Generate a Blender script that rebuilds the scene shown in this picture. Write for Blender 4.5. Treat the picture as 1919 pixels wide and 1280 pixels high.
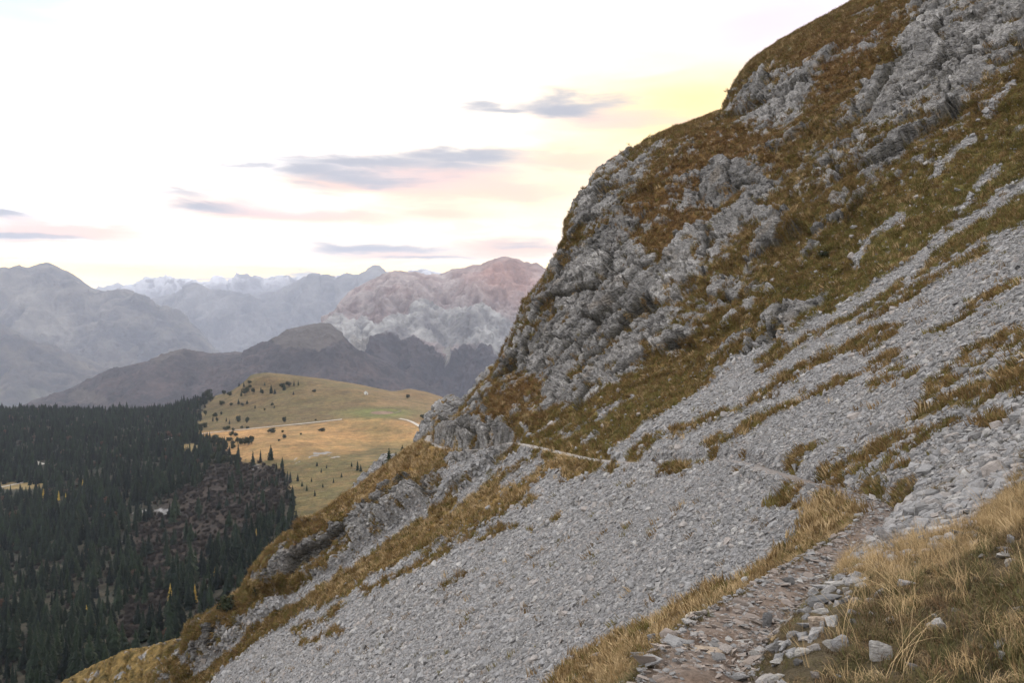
import bpy, bmesh, math, random
import numpy as np
from mathutils import Vector, Matrix, Euler

random.seed(7)
RNG = np.random.default_rng(11)
for o in list(bpy.data.objects):
    bpy.data.objects.remove(o)
SC = bpy.context.scene
COL = SC.collection

# ------------------------------------------------------------------ camera
F = 1440.0            # focal length in pixels of the 1919 px wide photograph
CX, CY = 959.5, 600.0  # principal column, horizon row
cam_d = bpy.data.cameras.new('camera')
cam = bpy.data.objects.new('camera', cam_d)
COL.objects.link(cam)
cam.location = (0, 0, 0)
cam.rotation_euler = (math.pi / 2, 0, 0)
cam_d.sensor_fit = 'HORIZONTAL'
cam_d.sensor_width = 36.0
cam_d.lens = 36.0 * F / 1919.0
cam_d.shift_y = -40.0 / 1919.0
cam_d.clip_start = 0.05
cam_d.clip_end = 120000
SC.camera = cam

# ------------------------------------------------------------------ view
SC.view_settings.view_transform = 'Standard'
SC.view_settings.look = 'None'
SC.view_settings.gamma = 1.0
SC.view_settings.exposure = 0.52
SC.view_settings.use_curve_mapping = False
SC.cycles.use_denoising = True
SC.cycles.max_bounces = 5
SC.cycles.diffuse_bounces = 3
SC.cycles.volume_bounces = 0
SC.cycles.caustics_reflective = False
SC.cycles.caustics_refractive = False

SUN_AZ, SUN_EL = math.radians(9.5), math.radians(13.0)


def az_el(px, py):
    a = math.atan((px - CX) / F)
    return a, math.atan((CY - py) / F * math.cos(a))


# ------------------------------------------------------------------ world
world = bpy.data.worlds.new("World")
SC.world = world
world.use_nodes = True
wt = world.node_tree
wt.nodes.clear()


def wn(kind, **kw):
    n = wt.nodes.new(kind)
    for k, v in kw.items():
        setattr(n, k, v)
    return n


def wmath(op, a, b=None, clamp=False):
    n = wn('ShaderNodeMath', operation=op, use_clamp=clamp)
    for i, v in enumerate((a, b)):
        if v is None:
            continue
        if isinstance(v, (int, float)):
            n.inputs[i].default_value = v
        else:
            wt.links.new(v, n.inputs[i])
    return n.outputs[0]


def wmix(fac, a, b):
    n = wn('ShaderNodeMix', data_type='RGBA')
    for s, v in ((n.inputs[0], fac), (n.inputs[6], a), (n.inputs[7], b)):
        if isinstance(v, (int, float)):
            s.default_value = v
        elif isinstance(v, tuple):
            s.default_value = (*v, 1)
        else:
            wt.links.new(v, s)
    return n.outputs[2]


def wrange(v, a, b, c=0.0, d=1.0, smooth=True):
    n = wn('ShaderNodeMapRange', clamp=True)
    if smooth:
        n.interpolation_type = 'SMOOTHSTEP'
    wt.links.new(v, n.inputs[0])
    for i, q in enumerate((a, b, c, d)):
        n.inputs[i + 1].default_value = q
    return n.outputs[0]


sky = wn('ShaderNodeTexSky', sky_type='NISHITA')
sky.sun_disc = False
sky.sun_elevation = SUN_EL
sky.sun_rotation = SUN_AZ
sky.altitude = 1700
tc = wn('ShaderNodeTexCoord')
sep = wn('ShaderNodeSeparateXYZ')
wt.links.new(tc.outputs['Generated'], sep.inputs[0])
AZ = wmath('ARCTAN2', sep.outputs[0], sep.outputs[1])
EL = wmath('ARCSINE', sep.outputs[2])
# streaky cloud noise, in (azimuth, elevation) of the sky dome
cmb = wn('ShaderNodeCombineXYZ')
wt.links.new(wmath('MULTIPLY', AZ, 5.0), cmb.inputs[0])
wt.links.new(wmath('MULTIPLY', EL, 26.0), cmb.inputs[1])


def wnoise(scale, detail, off=0.0, rough=.55, dist=0.0):
    n = wn('ShaderNodeTexNoise')
    n.inputs['Scale'].default_value = scale
    n.inputs['Detail'].default_value = detail
    n.inputs['Roughness'].default_value = rough
    n.inputs['Distortion'].default_value = dist
    a = wn('ShaderNodeVectorMath', operation='ADD')
    wt.links.new(cmb.outputs[0], a.inputs[0])
    a.inputs[1].default_value = (off, off * .7, off * 1.3)
    wt.links.new(a.outputs[0], n.inputs['Vector'])
    return n.outputs['Fac']


N1, N2, N3 = wnoise(1.0, 5, 0, .55, .3), wnoise(1.3, 5, 13.1, .55, .3), wnoise(2.6, 4, 31.7, .6, .4)
AZW = wmath('ADD', AZ, wmath('MULTIPLY', wmath('SUBTRACT', N1, .5), .16))
ELW = wmath('ADD', EL, wmath('MULTIPLY', wmath('SUBTRACT', N2, .5), .050))


def patch(px, py, rx, ry, amt=1.0, warp=True):
    a, e = az_el(px, py)
    u = wmath('MULTIPLY', wmath('SUBTRACT', AZW if warp else AZ, a), F / rx)
    v = wmath('MULTIPLY', wmath('SUBTRACT', ELW if warp else EL, e), F / ry)
    q = wmath('ADD', wmath('MULTIPLY', u, u), wmath('MULTIPLY', v, v))
    g = wmath('EXPONENT', wmath('MULTIPLY', q, -1.0))
    return wmath('MULTIPLY', g, amt)


def patches(lst):
    tot = None
    for p in lst:
        g = patch(*p)
        tot = g if tot is None else wmath('MAXIMUM', tot, g)
    return tot


S10 = 10.0
veil = (15.6, 15.2, 14.9)
c = wmix(0.93, sky.outputs[0], veil)
# thinner veil high on the left: pale blue shows through
thin = wrange(patch(-60, -60, 300, 170, 1.0, True), .15, .95)
c = wmix(wmath('MULTIPLY', thin, .95), c, (6.3, 7.6, 8.1))
# warm glow of the low sun behind the spur
c = wmix(patch(1310, 190, 300, 130, .97, True), c, (14.0, 9.0, 1.2))
c = wmix(patch(1060, 350, 460, 150, .75, True), c, (11.5, 8.3, 3.9))
c = wmix(patch(600, 420, 520, 90, .55, True), c, (12.0, 8.6, 5.0))
c = wmix(patches([(1250, 120, 200, 26, .75), (1450, 40, 330, 110, .95)]), c, (7.4, 6.5, 7.4))
# band of yellow light just over the far ridges
band = wmath('MULTIPLY', wrange(EL, .02, .06), wrange(EL, .085, .055))
c = wmix(wmath('MULTIPLY', band, .75), c, (34.0, 23.0, 3.0))
low = wrange(EL, .10, .0)
c = wmix(wmath('MULTIPLY', low, .55), c, (20.0, 14.5, 4.5))
# pink and apricot undersides
pink = patches([(860, 350, 250, 38, 1), (640, 350, 190, 26, .8), (1060, 300, 170, 30, .8), (570, 402, 230, 18, .9),
                (820, 395, 150, 26, .8), (110, 437, 170, 22, .9), (60, 462, 150, 10, .7), (1180, 225, 150, 24, .8),
                (960, 470, 160, 26, .9), (760, 482, 260, 22, .7), (420, 380, 160, 22, .6)])
streak = wmath('MULTIPLY', wrange(EL, .34, .16), wrange(N3, .48, .62))
c = wmix(wmath('MULTIPLY', wmath('MAXIMUM', wrange(pink, .16, .85), wmath('MULTIPLY', streak, .35)), .9), c, (9.3, 5.9, 4.2))
lil = patches([(760, 330, 330, 46, .55), (520, 390, 210, 30, .6), (640, 470, 420, 30, .45), (60, 430, 150, 30, .5), (1080, 215, 200, 40, .5)])
c = wmix(wmath('MULTIPLY', wrange(lil, .1, .8), .55), c, (7.6, 5.7, 6.5))
# grey cloud bars
grey = patches([(700, 308, 234, 23.2, 1), (570, 322, 105, 20.9, 1), (845, 297, 129, 18.6, 1), (640, 335, 176, 16.2, 0.9), (470, 303, 70, 9.3, 0.8), (1060, 198, 122, 23.2, 1), (950, 206, 94, 10.4, 0.9), (1130, 190, 82, 16.2, 0.7), (700, 463, 129, 10.4, 1), (800, 488, 112, 7.0, 0.9), (560, 352, 70, 13.9, 0.6), (610, 517, 351, 7.0, 0.9), (30, 448, 105, 8.2, 1), (15, 406, 50, 9.3, 1), (400, 384, 94, 10.4, 0.9), (340, 362, 70, 9.3, 0.7), (980, 460, 105, 9.3, 0.6)])
gm = wrange(wmath('ADD', grey, wmath('MULTIPLY', wmath('SUBTRACT', N3, .5), .55)), .02, 1.0)
c = wmix(wmath('MULTIPLY', gm, .97), c, (3.6, 3.75, 4.3))
bg = wn('ShaderNodeBackground')
bg.inputs['Strength'].default_value = 0.1
wt.links.new(c, bg.inputs['Color'])
wo = wn('ShaderNodeOutputWorld')
wt.links.new(bg.outputs[0], wo.inputs[0])

# ------------------------------------------------------------------ sun, low behind the spur
sd = bpy.data.lights.new('sun', 'SUN')
sd.energy = 2.2
sd.angle = math.radians(10)
sd.color = (1.0, .80, .55)
sun = bpy.data.objects.new('sun', sd)
COL.objects.link(sun)
sun.rotation_euler = Vector((math.sin(SUN_AZ) * math.cos(SUN_EL), math.cos(SUN_AZ) * math.cos(SUN_EL), math.sin(SUN_EL))).to_track_quat('Z', 'Y').to_euler()


# ================================================================== numeric helpers
def P(px, py, Y):
    return ((px - CX) / F * Y, Y, (CY - py) / F * Y)


def proj(v):
    y = np.maximum(v[..., 1], 1e-3)
    px = CX + F * v[..., 0] / y
    py = CY - F * v[..., 2] / y
    return px, py


def _hash(ix, iy, iz, seed):
    h = (ix.astype(np.uint32) * np.uint32(374761393) + iy.astype(np.uint32) * np.uint32(668265263)
         + iz.astype(np.uint32) * np.uint32(2147483647) + np.uint32(seed * 974711 + 12345))
    h = (h ^ (h >> np.uint32(13))) * np.uint32(1274126177)
    h = (h ^ (h >> np.uint32(16))) * np.uint32(2246822519)
    return h ^ (h >> np.uint32(15))


def noise(p, freq=1.0, seed=0, aniso=(1, 1, 1)):
    """gradient noise in about -1..1 for points p (n,3)"""
    q = [(p[:, k] * (freq * aniso[k]) + 37.17 * seed * (k + 1)).astype(np.float64) for k in range(3)]
    fl = [np.floor(a) for a in q]
    f = [(a - b).astype(np.float32) for a, b in zip(q, fl)]
    i = [b.astype(np.int64) for b in fl]
    w = [a * a * a * (a * (a * 6 - 15) + 10) for a in f]
    out = 0
    for dx in (0, 1):
        wx = w[0] if dx else 1 - w[0]
        for dy in (0, 1):
            wy = w[1] if dy else 1 - w[1]
            for dz in (0, 1):
                wz = w[2] if dz else 1 - w[2]
                h = _hash(i[0] + dx, i[1] + dy, i[2] + dz, seed)
                gx = ((h & np.uint32(1023)).astype(np.float32) / 511.5 - 1)
                gy = (((h >> np.uint32(10)) & np.uint32(1023)).astype(np.float32) / 511.5 - 1)
                gz = (((h >> np.uint32(20)) & np.uint32(1023)).astype(np.float32) / 511.5 - 1)
                out = out + (wx * wy * wz) * (gx * (f[0] - dx) + gy * (f[1] - dy) + gz * (f[2] - dz))
    return out * 1.5


def fbm(p, freq, octv, seed=0, gain=.5, aniso=(1, 1, 1), ridged=False):
    s, a, tot = 0, 1.0, 0.0
    for k in range(octv):
        n = noise(p, freq * 2 ** k, seed + k, aniso)
        if ridged:
            n = 1 - 2 * np.abs(n)
        s = s + a * n
        tot += a
        a *= gain
    return s / tot


def facets(p, size, seed, squash=(1, 1, 1)):
    """broken planar faces: every cell of a jittered lattice is its own tilted plane; returns (offset, gap to the next cell, cell value)"""
    q = p / size * np.array(squash)
    b = np.floor(q).astype(np.int64)
    f1 = np.full(len(p), 9.0, np.float32)
    f2 = np.full(len(p), 9.0, np.float32)
    off = np.zeros(len(p), np.float32)
    val = np.zeros(len(p), np.float32)
    for dx in (-1, 0, 1):
        for dy in (-1, 0, 1):
            for dz in (-1, 0, 1):
                i = b + np.array([dx, dy, dz])
                h = _hash(i[:, 0], i[:, 1], i[:, 2], seed)
                h2 = _hash(i[:, 0], i[:, 1], i[:, 2], seed + 77)
                c = i + np.stack([(h & np.uint32(1023)), ((h >> np.uint32(10)) & np.uint32(1023)), ((h >> np.uint32(20)) & np.uint32(1023))], 1) / 1023.0
                g = np.stack([(h2 & np.uint32(1023)), ((h2 >> np.uint32(10)) & np.uint32(1023)), ((h2 >> np.uint32(20)) & np.uint32(1023))], 1) / 511.5 - 1
                d_ = (q - c)
                r = np.sum(d_ * d_, 1).astype(np.float32)
                o = (np.sum(d_ * g, 1) + .5 * (g[:, 0])).astype(np.float32)
                nw = r < f1
                f2 = np.where(nw, f1, np.minimum(f2, r))
                f1 = np.where(nw, r, f1)
                off = np.where(nw, o, off)
                val = np.where(nw, g[:, 1], val)
    return off * size, np.sqrt(f2) - np.sqrt(f1), val


def sstep(a, b, x):
    t = np.clip((x - a) / (b - a), 0, 1)
    return t * t * (3 - 2 * t)


def pchip(t, y, tq):
    """monotone cubic along axis 0; y (n, ...)"""
    t = np.asarray(t, float)
    y = np.asarray(y, float)
    h = np.diff(t)
    d = np.diff(y, axis=0) / h.reshape(-1, *([1] * (y.ndim - 1)))
    m = np.zeros_like(y)
    m[0], m[-1] = d[0], d[-1]
    for k in range(1, len(t) - 1):
        w1, w2 = 2 * h[k] + h[k - 1], h[k] + 2 * h[k - 1]
        ok = d[k - 1] * d[k] > 0
        a = np.where(ok, d[k - 1], 1)
        b = np.where(ok, d[k], 1)
        m[k] = np.where(ok, (w1 + w2) / (w1 / a + w2 / b), 0)
    i = np.clip(np.searchsorted(t, tq, side='right') - 1, 0, len(t) - 2)
    sh = (-1,) + (1,) * (y.ndim - 1)
    hh = h[i].reshape(sh)
    s = ((tq - t[i]) / h[i]).reshape(sh)
    return ((1 + 2 * s) * (1 - s) ** 2 * y[i] + s * (1 - s) ** 2 * hh * m[i]
            + s * s * (3 - 2 * s) * y[i + 1] + s * s * (s - 1) * hh * m[i + 1])


def resample(poly, n):
    poly = np.asarray(poly, float)
    d = np.r_[0, np.cumsum(np.linalg.norm(np.diff(poly, axis=0), axis=1))]
    t = np.linspace(0, d[-1], n)
    return np.stack([np.interp(t, d, poly[:, k]) for k in range(poly.shape[1])], 1)


def grid_normals(V):
    du = np.gradient(V, axis=0)
    dv = np.gradient(V, axis=1)
    n = np.cross(du, dv)
    n /= np.maximum(np.linalg.norm(n, axis=2, keepdims=True), 1e-9)
    return n


MS = 2.5  # pixels of the photograph per cell of the region maps
MW, MH = int(2600 / MS), int(1900 / MS)
MX0, MY0 = -340, -300
_gx, _gy = np.meshgrid(MX0 + (np.arange(MW) + .5) * MS, MY0 + (np.arange(MH) + .5) * MS)


def poly_mask(poly):
    m = np.zeros((MH, MW), bool)
    n = len(poly)
    for k in range(n):
        x0, y0 = poly[k]
        x1, y1 = poly[(k + 1) % n]
        if y0 == y1:
            continue
        c_ = ((y0 > _gy) != (y1 > _gy)) & (_gx < (x1 - x0) * (_gy - y0) / (y1 - y0) + x0)
        m ^= c_
    return m.astype(np.float32)


def line_mask(pts, w):
    """1 on the line, falling to 0 at distance w"""
    d = np.full((MH, MW), 1e9, np.float32)
    for (x0, y0), (x1, y1) in zip(pts[:-1], pts[1:]):
        L = (x1 - x0) ** 2 + (y1 - y0) ** 2
        t = np.clip(((_gx - x0) * (x1 - x0) + (_gy - y0) * (y1 - y0)) / L, 0, 1)
        d = np.minimum(d, np.hypot(_gx - x0 - t * (x1 - x0), _gy - y0 - t * (y1 - y0)))
    return np.clip(1.5 - d / w, 0, 1).astype(np.float32)


def blur(m, r):
    r = max(1, int(r / MS))
    for _ in range(2):
        for ax in (0, 1):
            c_ = np.cumsum(np.pad(m, [(r + 1, r) if a == ax else (0, 0) for a in (0, 1)], mode='edge'), axis=ax)
            sl1 = [slice(None)] * 2
            sl0 = [slice(None)] * 2
            sl1[ax] = slice(2 * r + 1, None)
            sl0[ax] = slice(0, -(2 * r + 1))
            m = (c_[tuple(sl1)] - c_[tuple(sl0)]) / (2 * r + 1)
    return m


def union(polys, r=8):
    m = np.zeros((MH, MW), np.float32)
    for p_ in polys:
        m = np.maximum(m, poly_mask(p_))
    return blur(m, r)


def lines(lst):
    m = np.zeros((MH, MW), np.float32)
    for pts, w in lst:
        m = np.maximum(m, line_mask(pts, w))
    return m


def look(m, px, py):
    i = np.clip(((px - MX0) / MS).astype(int), 0, MW - 1)
    j = np.clip(((py - MY0) / MS).astype(int), 0, MH - 1)
    return m[j, i]


# ================================================================== blender helpers
def link(o, parent=None):
    COL.objects.link(o)
    if parent is not None:
        o.parent = parent
    return o


def tag(o, label=None, cat=None, group=None, kind=None):
    if label:
        o['label'] = label
    if cat:
        o['category'] = cat
    if group:
        o['group'] = group
    if kind:
        o['kind'] = kind
    return o


def grid_object(name, V, col, material, kind='structure', extra=None):
    nr, nc = V.shape[:2]
    me = bpy.data.meshes.new(name)
    n = nr * nc
    me.vertices.add(n)
    me.vertices.foreach_set('co', V.reshape(-1).astype(np.float32))
    idx = np.arange(n, dtype=np.int32).reshape(nr, nc)
    q = np.stack([idx[:-1, :-1], idx[:-1, 1:], idx[1:, 1:], idx[1:, :-1]], -1).reshape(-1, 4)
    me.loops.add(q.size)
    me.loops.foreach_set('vertex_index', q.reshape(-1))
    me.polygons.add(len(q))
    me.polygons.foreach_set('loop_start', np.arange(0, q.size, 4, dtype=np.int32))
    me.update(calc_edges=True)
    me.polygons.foreach_set('use_smooth', np.ones(len(q), bool))
    if col is not None:
        a = me.attributes.new('surface', 'FLOAT_COLOR', 'POINT')
        c4 = np.ones((n, 4), np.float32)
        c4[:, :3] = col.reshape(-1, 3)
        a.data.foreach_set('color', c4.reshape(-1))
    for k, v in (extra or {}).items():
        a = me.attributes.new(k, 'FLOAT', 'POINT')
        a.data.foreach_set('value', v.reshape(-1).astype(np.float32))
    me.materials.append(material)
    o = bpy.data.objects.new(name, me)
    link(o)
    if kind:
        o['kind'] = kind
    return o


def mesh_object(name, verts, faces, material, parent=None, smooth=False):
    me = bpy.data.meshes.new(name)
    me.from_pydata([tuple(v) for v in verts], [], faces)
    me.update()
    if smooth:
        me.polygons.foreach_set('use_smooth', [True] * len(me.polygons))
    me.materials.append(material)
    o = bpy.data.objects.new(name, me)
    return link(o, parent)


def mat(name):
    m = bpy.data.materials.new(name)
    m.use_nodes = True
    t = m.node_tree
    b = t.nodes['Principled BSDF']
    b.inputs['Specular IOR Level'].default_value = .12
    b.inputs['Roughness'].default_value = .9
    return m, t, b


def nn(t, kind, **kw):
    n = t.nodes.new(kind)
    for k, v in kw.items():
        setattr(n, k, v)
    return n


def nmix(t, fac, a, b, blend='MIX'):
    n = nn(t, 'ShaderNodeMix', data_type='RGBA', blend_type=blend)
    for s, v in ((n.inputs[0], fac), (n.inputs[6], a), (n.inputs[7], b)):
        if isinstance(v, (int, float)):
            s.default_value = v
        elif isinstance(v, tuple):
            s.default_value = (*v, 1)
        else:
            t.links.new(v, s)
    return n.outputs[2]


def nnoise(t, vec, scale, detail=4, rough=.6, dist=0):
    n = nn(t, 'ShaderNodeTexNoise')
    n.inputs['Scale'].default_value = scale
    n.inputs['Detail'].default_value = detail
    n.inputs['Roughness'].default_value = rough
    n.inputs['Distortion'].default_value = dist
    t.links.new(vec, n.inputs['Vector'])
    return n.outputs['Fac']


def nrange(t, v, a, b, c_=0., d=1.):
    n = nn(t, 'ShaderNodeMapRange', clamp=True)
    t.links.new(v, n.inputs[0])
    for i, q in enumerate((a, b, c_, d)):
        n.inputs[i + 1].default_value = q
    return n.outputs[0]


def nmath(t, op, a, b=None):
    n = nn(t, 'ShaderNodeMath', operation=op)
    for i, v in enumerate((a, b)):
        if v is None:
            continue
        if isinstance(v, (int, float)):
            n.inputs[i].default_value = v
        else:
            t.links.new(v, n.inputs[i])
    return n.outputs[0]


def bump(t, b, h, strength, dist, prev=None):
    n = nn(t, 'ShaderNodeBump')
    n.inputs['Strength'].default_value = strength
    n.inputs['Distance'].default_value = dist
    t.links.new(h, n.inputs['Height'])
    if prev is not None:
        t.links.new(prev, n.inputs['Normal'])
    t.links.new(n.outputs[0], b.inputs['Normal'])
    return n.outputs[0]


def ground_material(name, scales, bumps, var=.5):
    """surface colour from the mesh, broken up by procedural grain, with fine relief"""
    m, t, b = mat(name)
    at = nn(t, 'ShaderNodeAttribute', attribute_name='surface')
    tcn = nn(t, 'ShaderNodeTexCoord')
    ob = tcn.outputs['Object']
    c_ = at.outputs['Color']
    for s in scales:
        f = nnoise(t, ob, s, 3, .65)
        k = nrange(t, f, .3, .7, 1 - var, 1 + var)
        hs = nn(t, 'ShaderNodeVectorMath', operation='SCALE')
        t.links.new(c_, hs.inputs[0])
        t.links.new(k, hs.inputs['Scale'])
        c_ = hs.outputs[0]
    t.links.new(c_, b.inputs['Base Color'])
    prev = None
    for s, st, d in bumps:
        prev = bump(t, b, nnoise(t, ob, s, 5, .65), st, d, prev)
    return m


def flat_mat(name, colour, var=.25, scale=3.0, random_var=.25, colour2=None, bumpd=0, coord='Object', rough=.9):
    m, t, b = mat(name)
    b.inputs['Roughness'].default_value = rough
    tcn = nn(t, 'ShaderNodeTexCoord')
    oi = nn(t, 'ShaderNodeObjectInfo')
    f = nnoise(t, tcn.outputs[coord], scale, 4, .65)
    if colour2 is None:
        colour2 = tuple(x * .55 for x in colour)
    c_ = nmix(t, nrange(t, oi.outputs['Random'], 0, 1), colour, colour2)
    k = nrange(t, f, .3, .7, 1 - var, 1 + var)
    hs = nn(t, 'ShaderNodeVectorMath', operation='SCALE')
    t.links.new(c_, hs.inputs[0])
    t.links.new(k, hs.inputs['Scale'])
    t.links.new(hs.outputs[0], b.inputs['Base Color'])
    if bumpd:
        bump(t, b, f, .6, bumpd)
    return m


# ---- point scatter by geometry nodes (only for stuff nobody could count)
def proto_collection(name, protos):
    cc = bpy.data.collections.new(name)
    for o in protos:
        for u in list(o.users_collection):
            u.objects.unlink(o)
        cc.objects.link(o)
    return cc


def scatter(name, pos, eul, scl, idx, coll, kind='stuff'):
    me = bpy.data.meshes.new(name)
    n = len(pos)
    me.vertices.add(n)
    me.vertices.foreach_set('co', np.asarray(pos, np.float32).reshape(-1))
    a = me.attributes.new('eul', 'FLOAT_VECTOR', 'POINT')
    a.data.foreach_set('vector', np.asarray(eul, np.float32).reshape(-1))
    a = me.attributes.new('scl', 'FLOAT_VECTOR', 'POINT')
    scl = np.asarray(scl, np.float32)
    if scl.ndim == 1:
        scl = np.repeat(scl[:, None], 3, 1)
    a.data.foreach_set('vector', scl.reshape(-1))
    a = me.attributes.new('pick', 'INT', 'POINT')
    a.data.foreach_set('value', np.asarray(idx, np.int32))
    o = bpy.data.objects.new(name, me)
    link(o)
    o['kind'] = kind
    g = bpy.data.node_groups.new(name, 'GeometryNodeTree')
    g.interface.new_socket('Geometry', in_out='INPUT', socket_type='NodeSocketGeometry')
    g.interface.new_socket('Geometry', in_out='OUTPUT', socket_type='NodeSocketGeometry')
    gi, go = g.nodes.new('NodeGroupInput'), g.nodes.new('NodeGroupOutput')
    ip = g.nodes.new('GeometryNodeInstanceOnPoints')
    ci = g.nodes.new('GeometryNodeCollectionInfo')
    ci.inputs['Collection'].default_value = coll
    ci.inputs['Separate Children'].default_value = True
    ci.inputs['Reset Children'].default_value = True

    def attr(nm, ty):
        q = g.nodes.new('GeometryNodeInputNamedAttribute')
        q.data_type = ty
        q.inputs['Name'].default_value = nm
        return q.outputs['Attribute']
    er = g.nodes.new('FunctionNodeEulerToRotation')
    L = g.links.new
    L(attr('eul', 'FLOAT_VECTOR'), er.inputs[0])
    L(gi.outputs[0], ip.inputs['Points'])
    L(ci.outputs[0], ip.inputs['Instance'])
    ip.inputs['Pick Instance'].default_value = True
    L(attr('pick', 'INT'), ip.inputs['Instance Index'])
    L(er.outputs[0], ip.inputs['Rotation'])
    L(attr('scl', 'FLOAT_VECTOR'), ip.inputs['Scale'])
    L(ip.outputs[0], go.inputs[0])
    md = o.modifiers.new('scatter', 'NODES')
    md.node_group = g
    return o


def rot_to_normal(nrm, spin, tilt, tdir):
    """Euler XYZ (n,3) for: tilt about a horizontal axis, spin about z, then z aligned with nrm"""
    n = nrm / np.linalg.norm(nrm, axis=1, keepdims=True)
    ref = np.tile(np.array([1.0, 0.02, 0.01]), (len(n), 1))
    x = ref - n * np.sum(ref * n, 1, keepdims=True)
    x /= np.linalg.norm(x, axis=1, keepdims=True)
    y = np.cross(n, x)
    A = np.stack([x, y, n], 2)
    cs, sn = np.cos(spin), np.sin(spin)
    Z = np.zeros((len(n), 3, 3))
    Z[:, 0, 0], Z[:, 0, 1], Z[:, 1, 0], Z[:, 1, 1], Z[:, 2, 2] = cs, -sn, sn, cs, 1
    ct, st = np.cos(tilt), np.sin(tilt)
    T = np.zeros((len(n), 3, 3))
    T[:, 0, 0], T[:, 1, 1], T[:, 1, 2], T[:, 2, 1], T[:, 2, 2] = 1, ct, -st, st, ct
    R = A @ Z @ T
    return np.stack([np.arctan2(R[:, 2, 1], R[:, 2, 2]), -np.arcsin(np.clip(R[:, 2, 0], -1, 1)), np.arctan2(R[:, 1, 0], R[:, 0, 0])], 1)


# ================================================================== materials
M_SLOPE = ground_material('slope_ground', (1.6, 9.0), ((4.0, .8, .22), (22.0, .7, .04)), .30)
M_CLIFF = ground_material('cliff_rock', (.5, 2.5, 9.0), ((1.6, .9, .6), (7.0, .9, .15)), .3)
def cliff_detail():
    t = M_CLIFF.node_tree
    b = t.nodes['Principled BSDF']
    tcn = nn(t, 'ShaderNodeTexCoord')
    wob = nnoise(t, tcn.outputs['Object'], .8, 3, .6)
    va = nn(t, 'ShaderNodeVectorMath', operation='ADD')
    t.links.new(tcn.outputs['Object'], va.inputs[0])
    t.links.new(wob, va.inputs[1])
    prev = b.inputs['Normal'].links[0].from_socket
    for sc_, rot, st, ds in (((.55, .55, 1.5), .35, .65, .40), ((1.5, 1.5, 4.2), .35, .6, .13)):
        mp = nn(t, 'ShaderNodeMapping')
        mp.inputs['Scale'].default_value = sc_
        mp.inputs['Rotation'].default_value = (0, rot, 0)
        t.links.new(va.outputs[0], mp.inputs[0])
        vo = nn(t, 'ShaderNodeTexVoronoi', feature='DISTANCE_TO_EDGE')
        vo.inputs['Scale'].default_value = 1.0
        t.links.new(mp.outputs[0], vo.inputs['Vector'])
        h = nrange(t, vo.outputs['Distance'], 0, .12, 0, 1)
        vc = nn(t, 'ShaderNodeTexVoronoi', feature='F1')
        vc.inputs['Scale'].default_value = 1.0
        t.links.new(mp.outputs[0], vc.inputs['Vector'])
        sp_ = nn(t, 'ShaderNodeSeparateXYZ')
        t.links.new(vc.outputs['Color'], sp_.inputs[0])
        hh_ = nmath(t, 'ADD', h, nmath(t, 'MULTIPLY', sp_.outputs[0], 1.2))
        prev = bump(t, b, hh_, st, ds, prev)


cliff_detail()
M_HILL = ground_material('hillside_ground', (.03, .16, .7), ((.05, .6, 5.0), (.4, .8, 1.2)), .28)
M_MOUNT = ground_material('mountain_ground', (.0024, .012), ((.0035, .8, 76.0), (.018, .8, 15.0)), .25)
M_FAR = ground_material('far_mountain_ground', (.0012, .006), ((.0018, .8, 150.0), (.007, .8, 37.0)), .2)

# ================================================================== NEAR SLOPE: scree, grass and cliff of the spur
def W(x, y, z):
    return (x, y, z)


FAR0 = {0: (-40, -6, -30), 1: (-40, 1, -31)}
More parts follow.
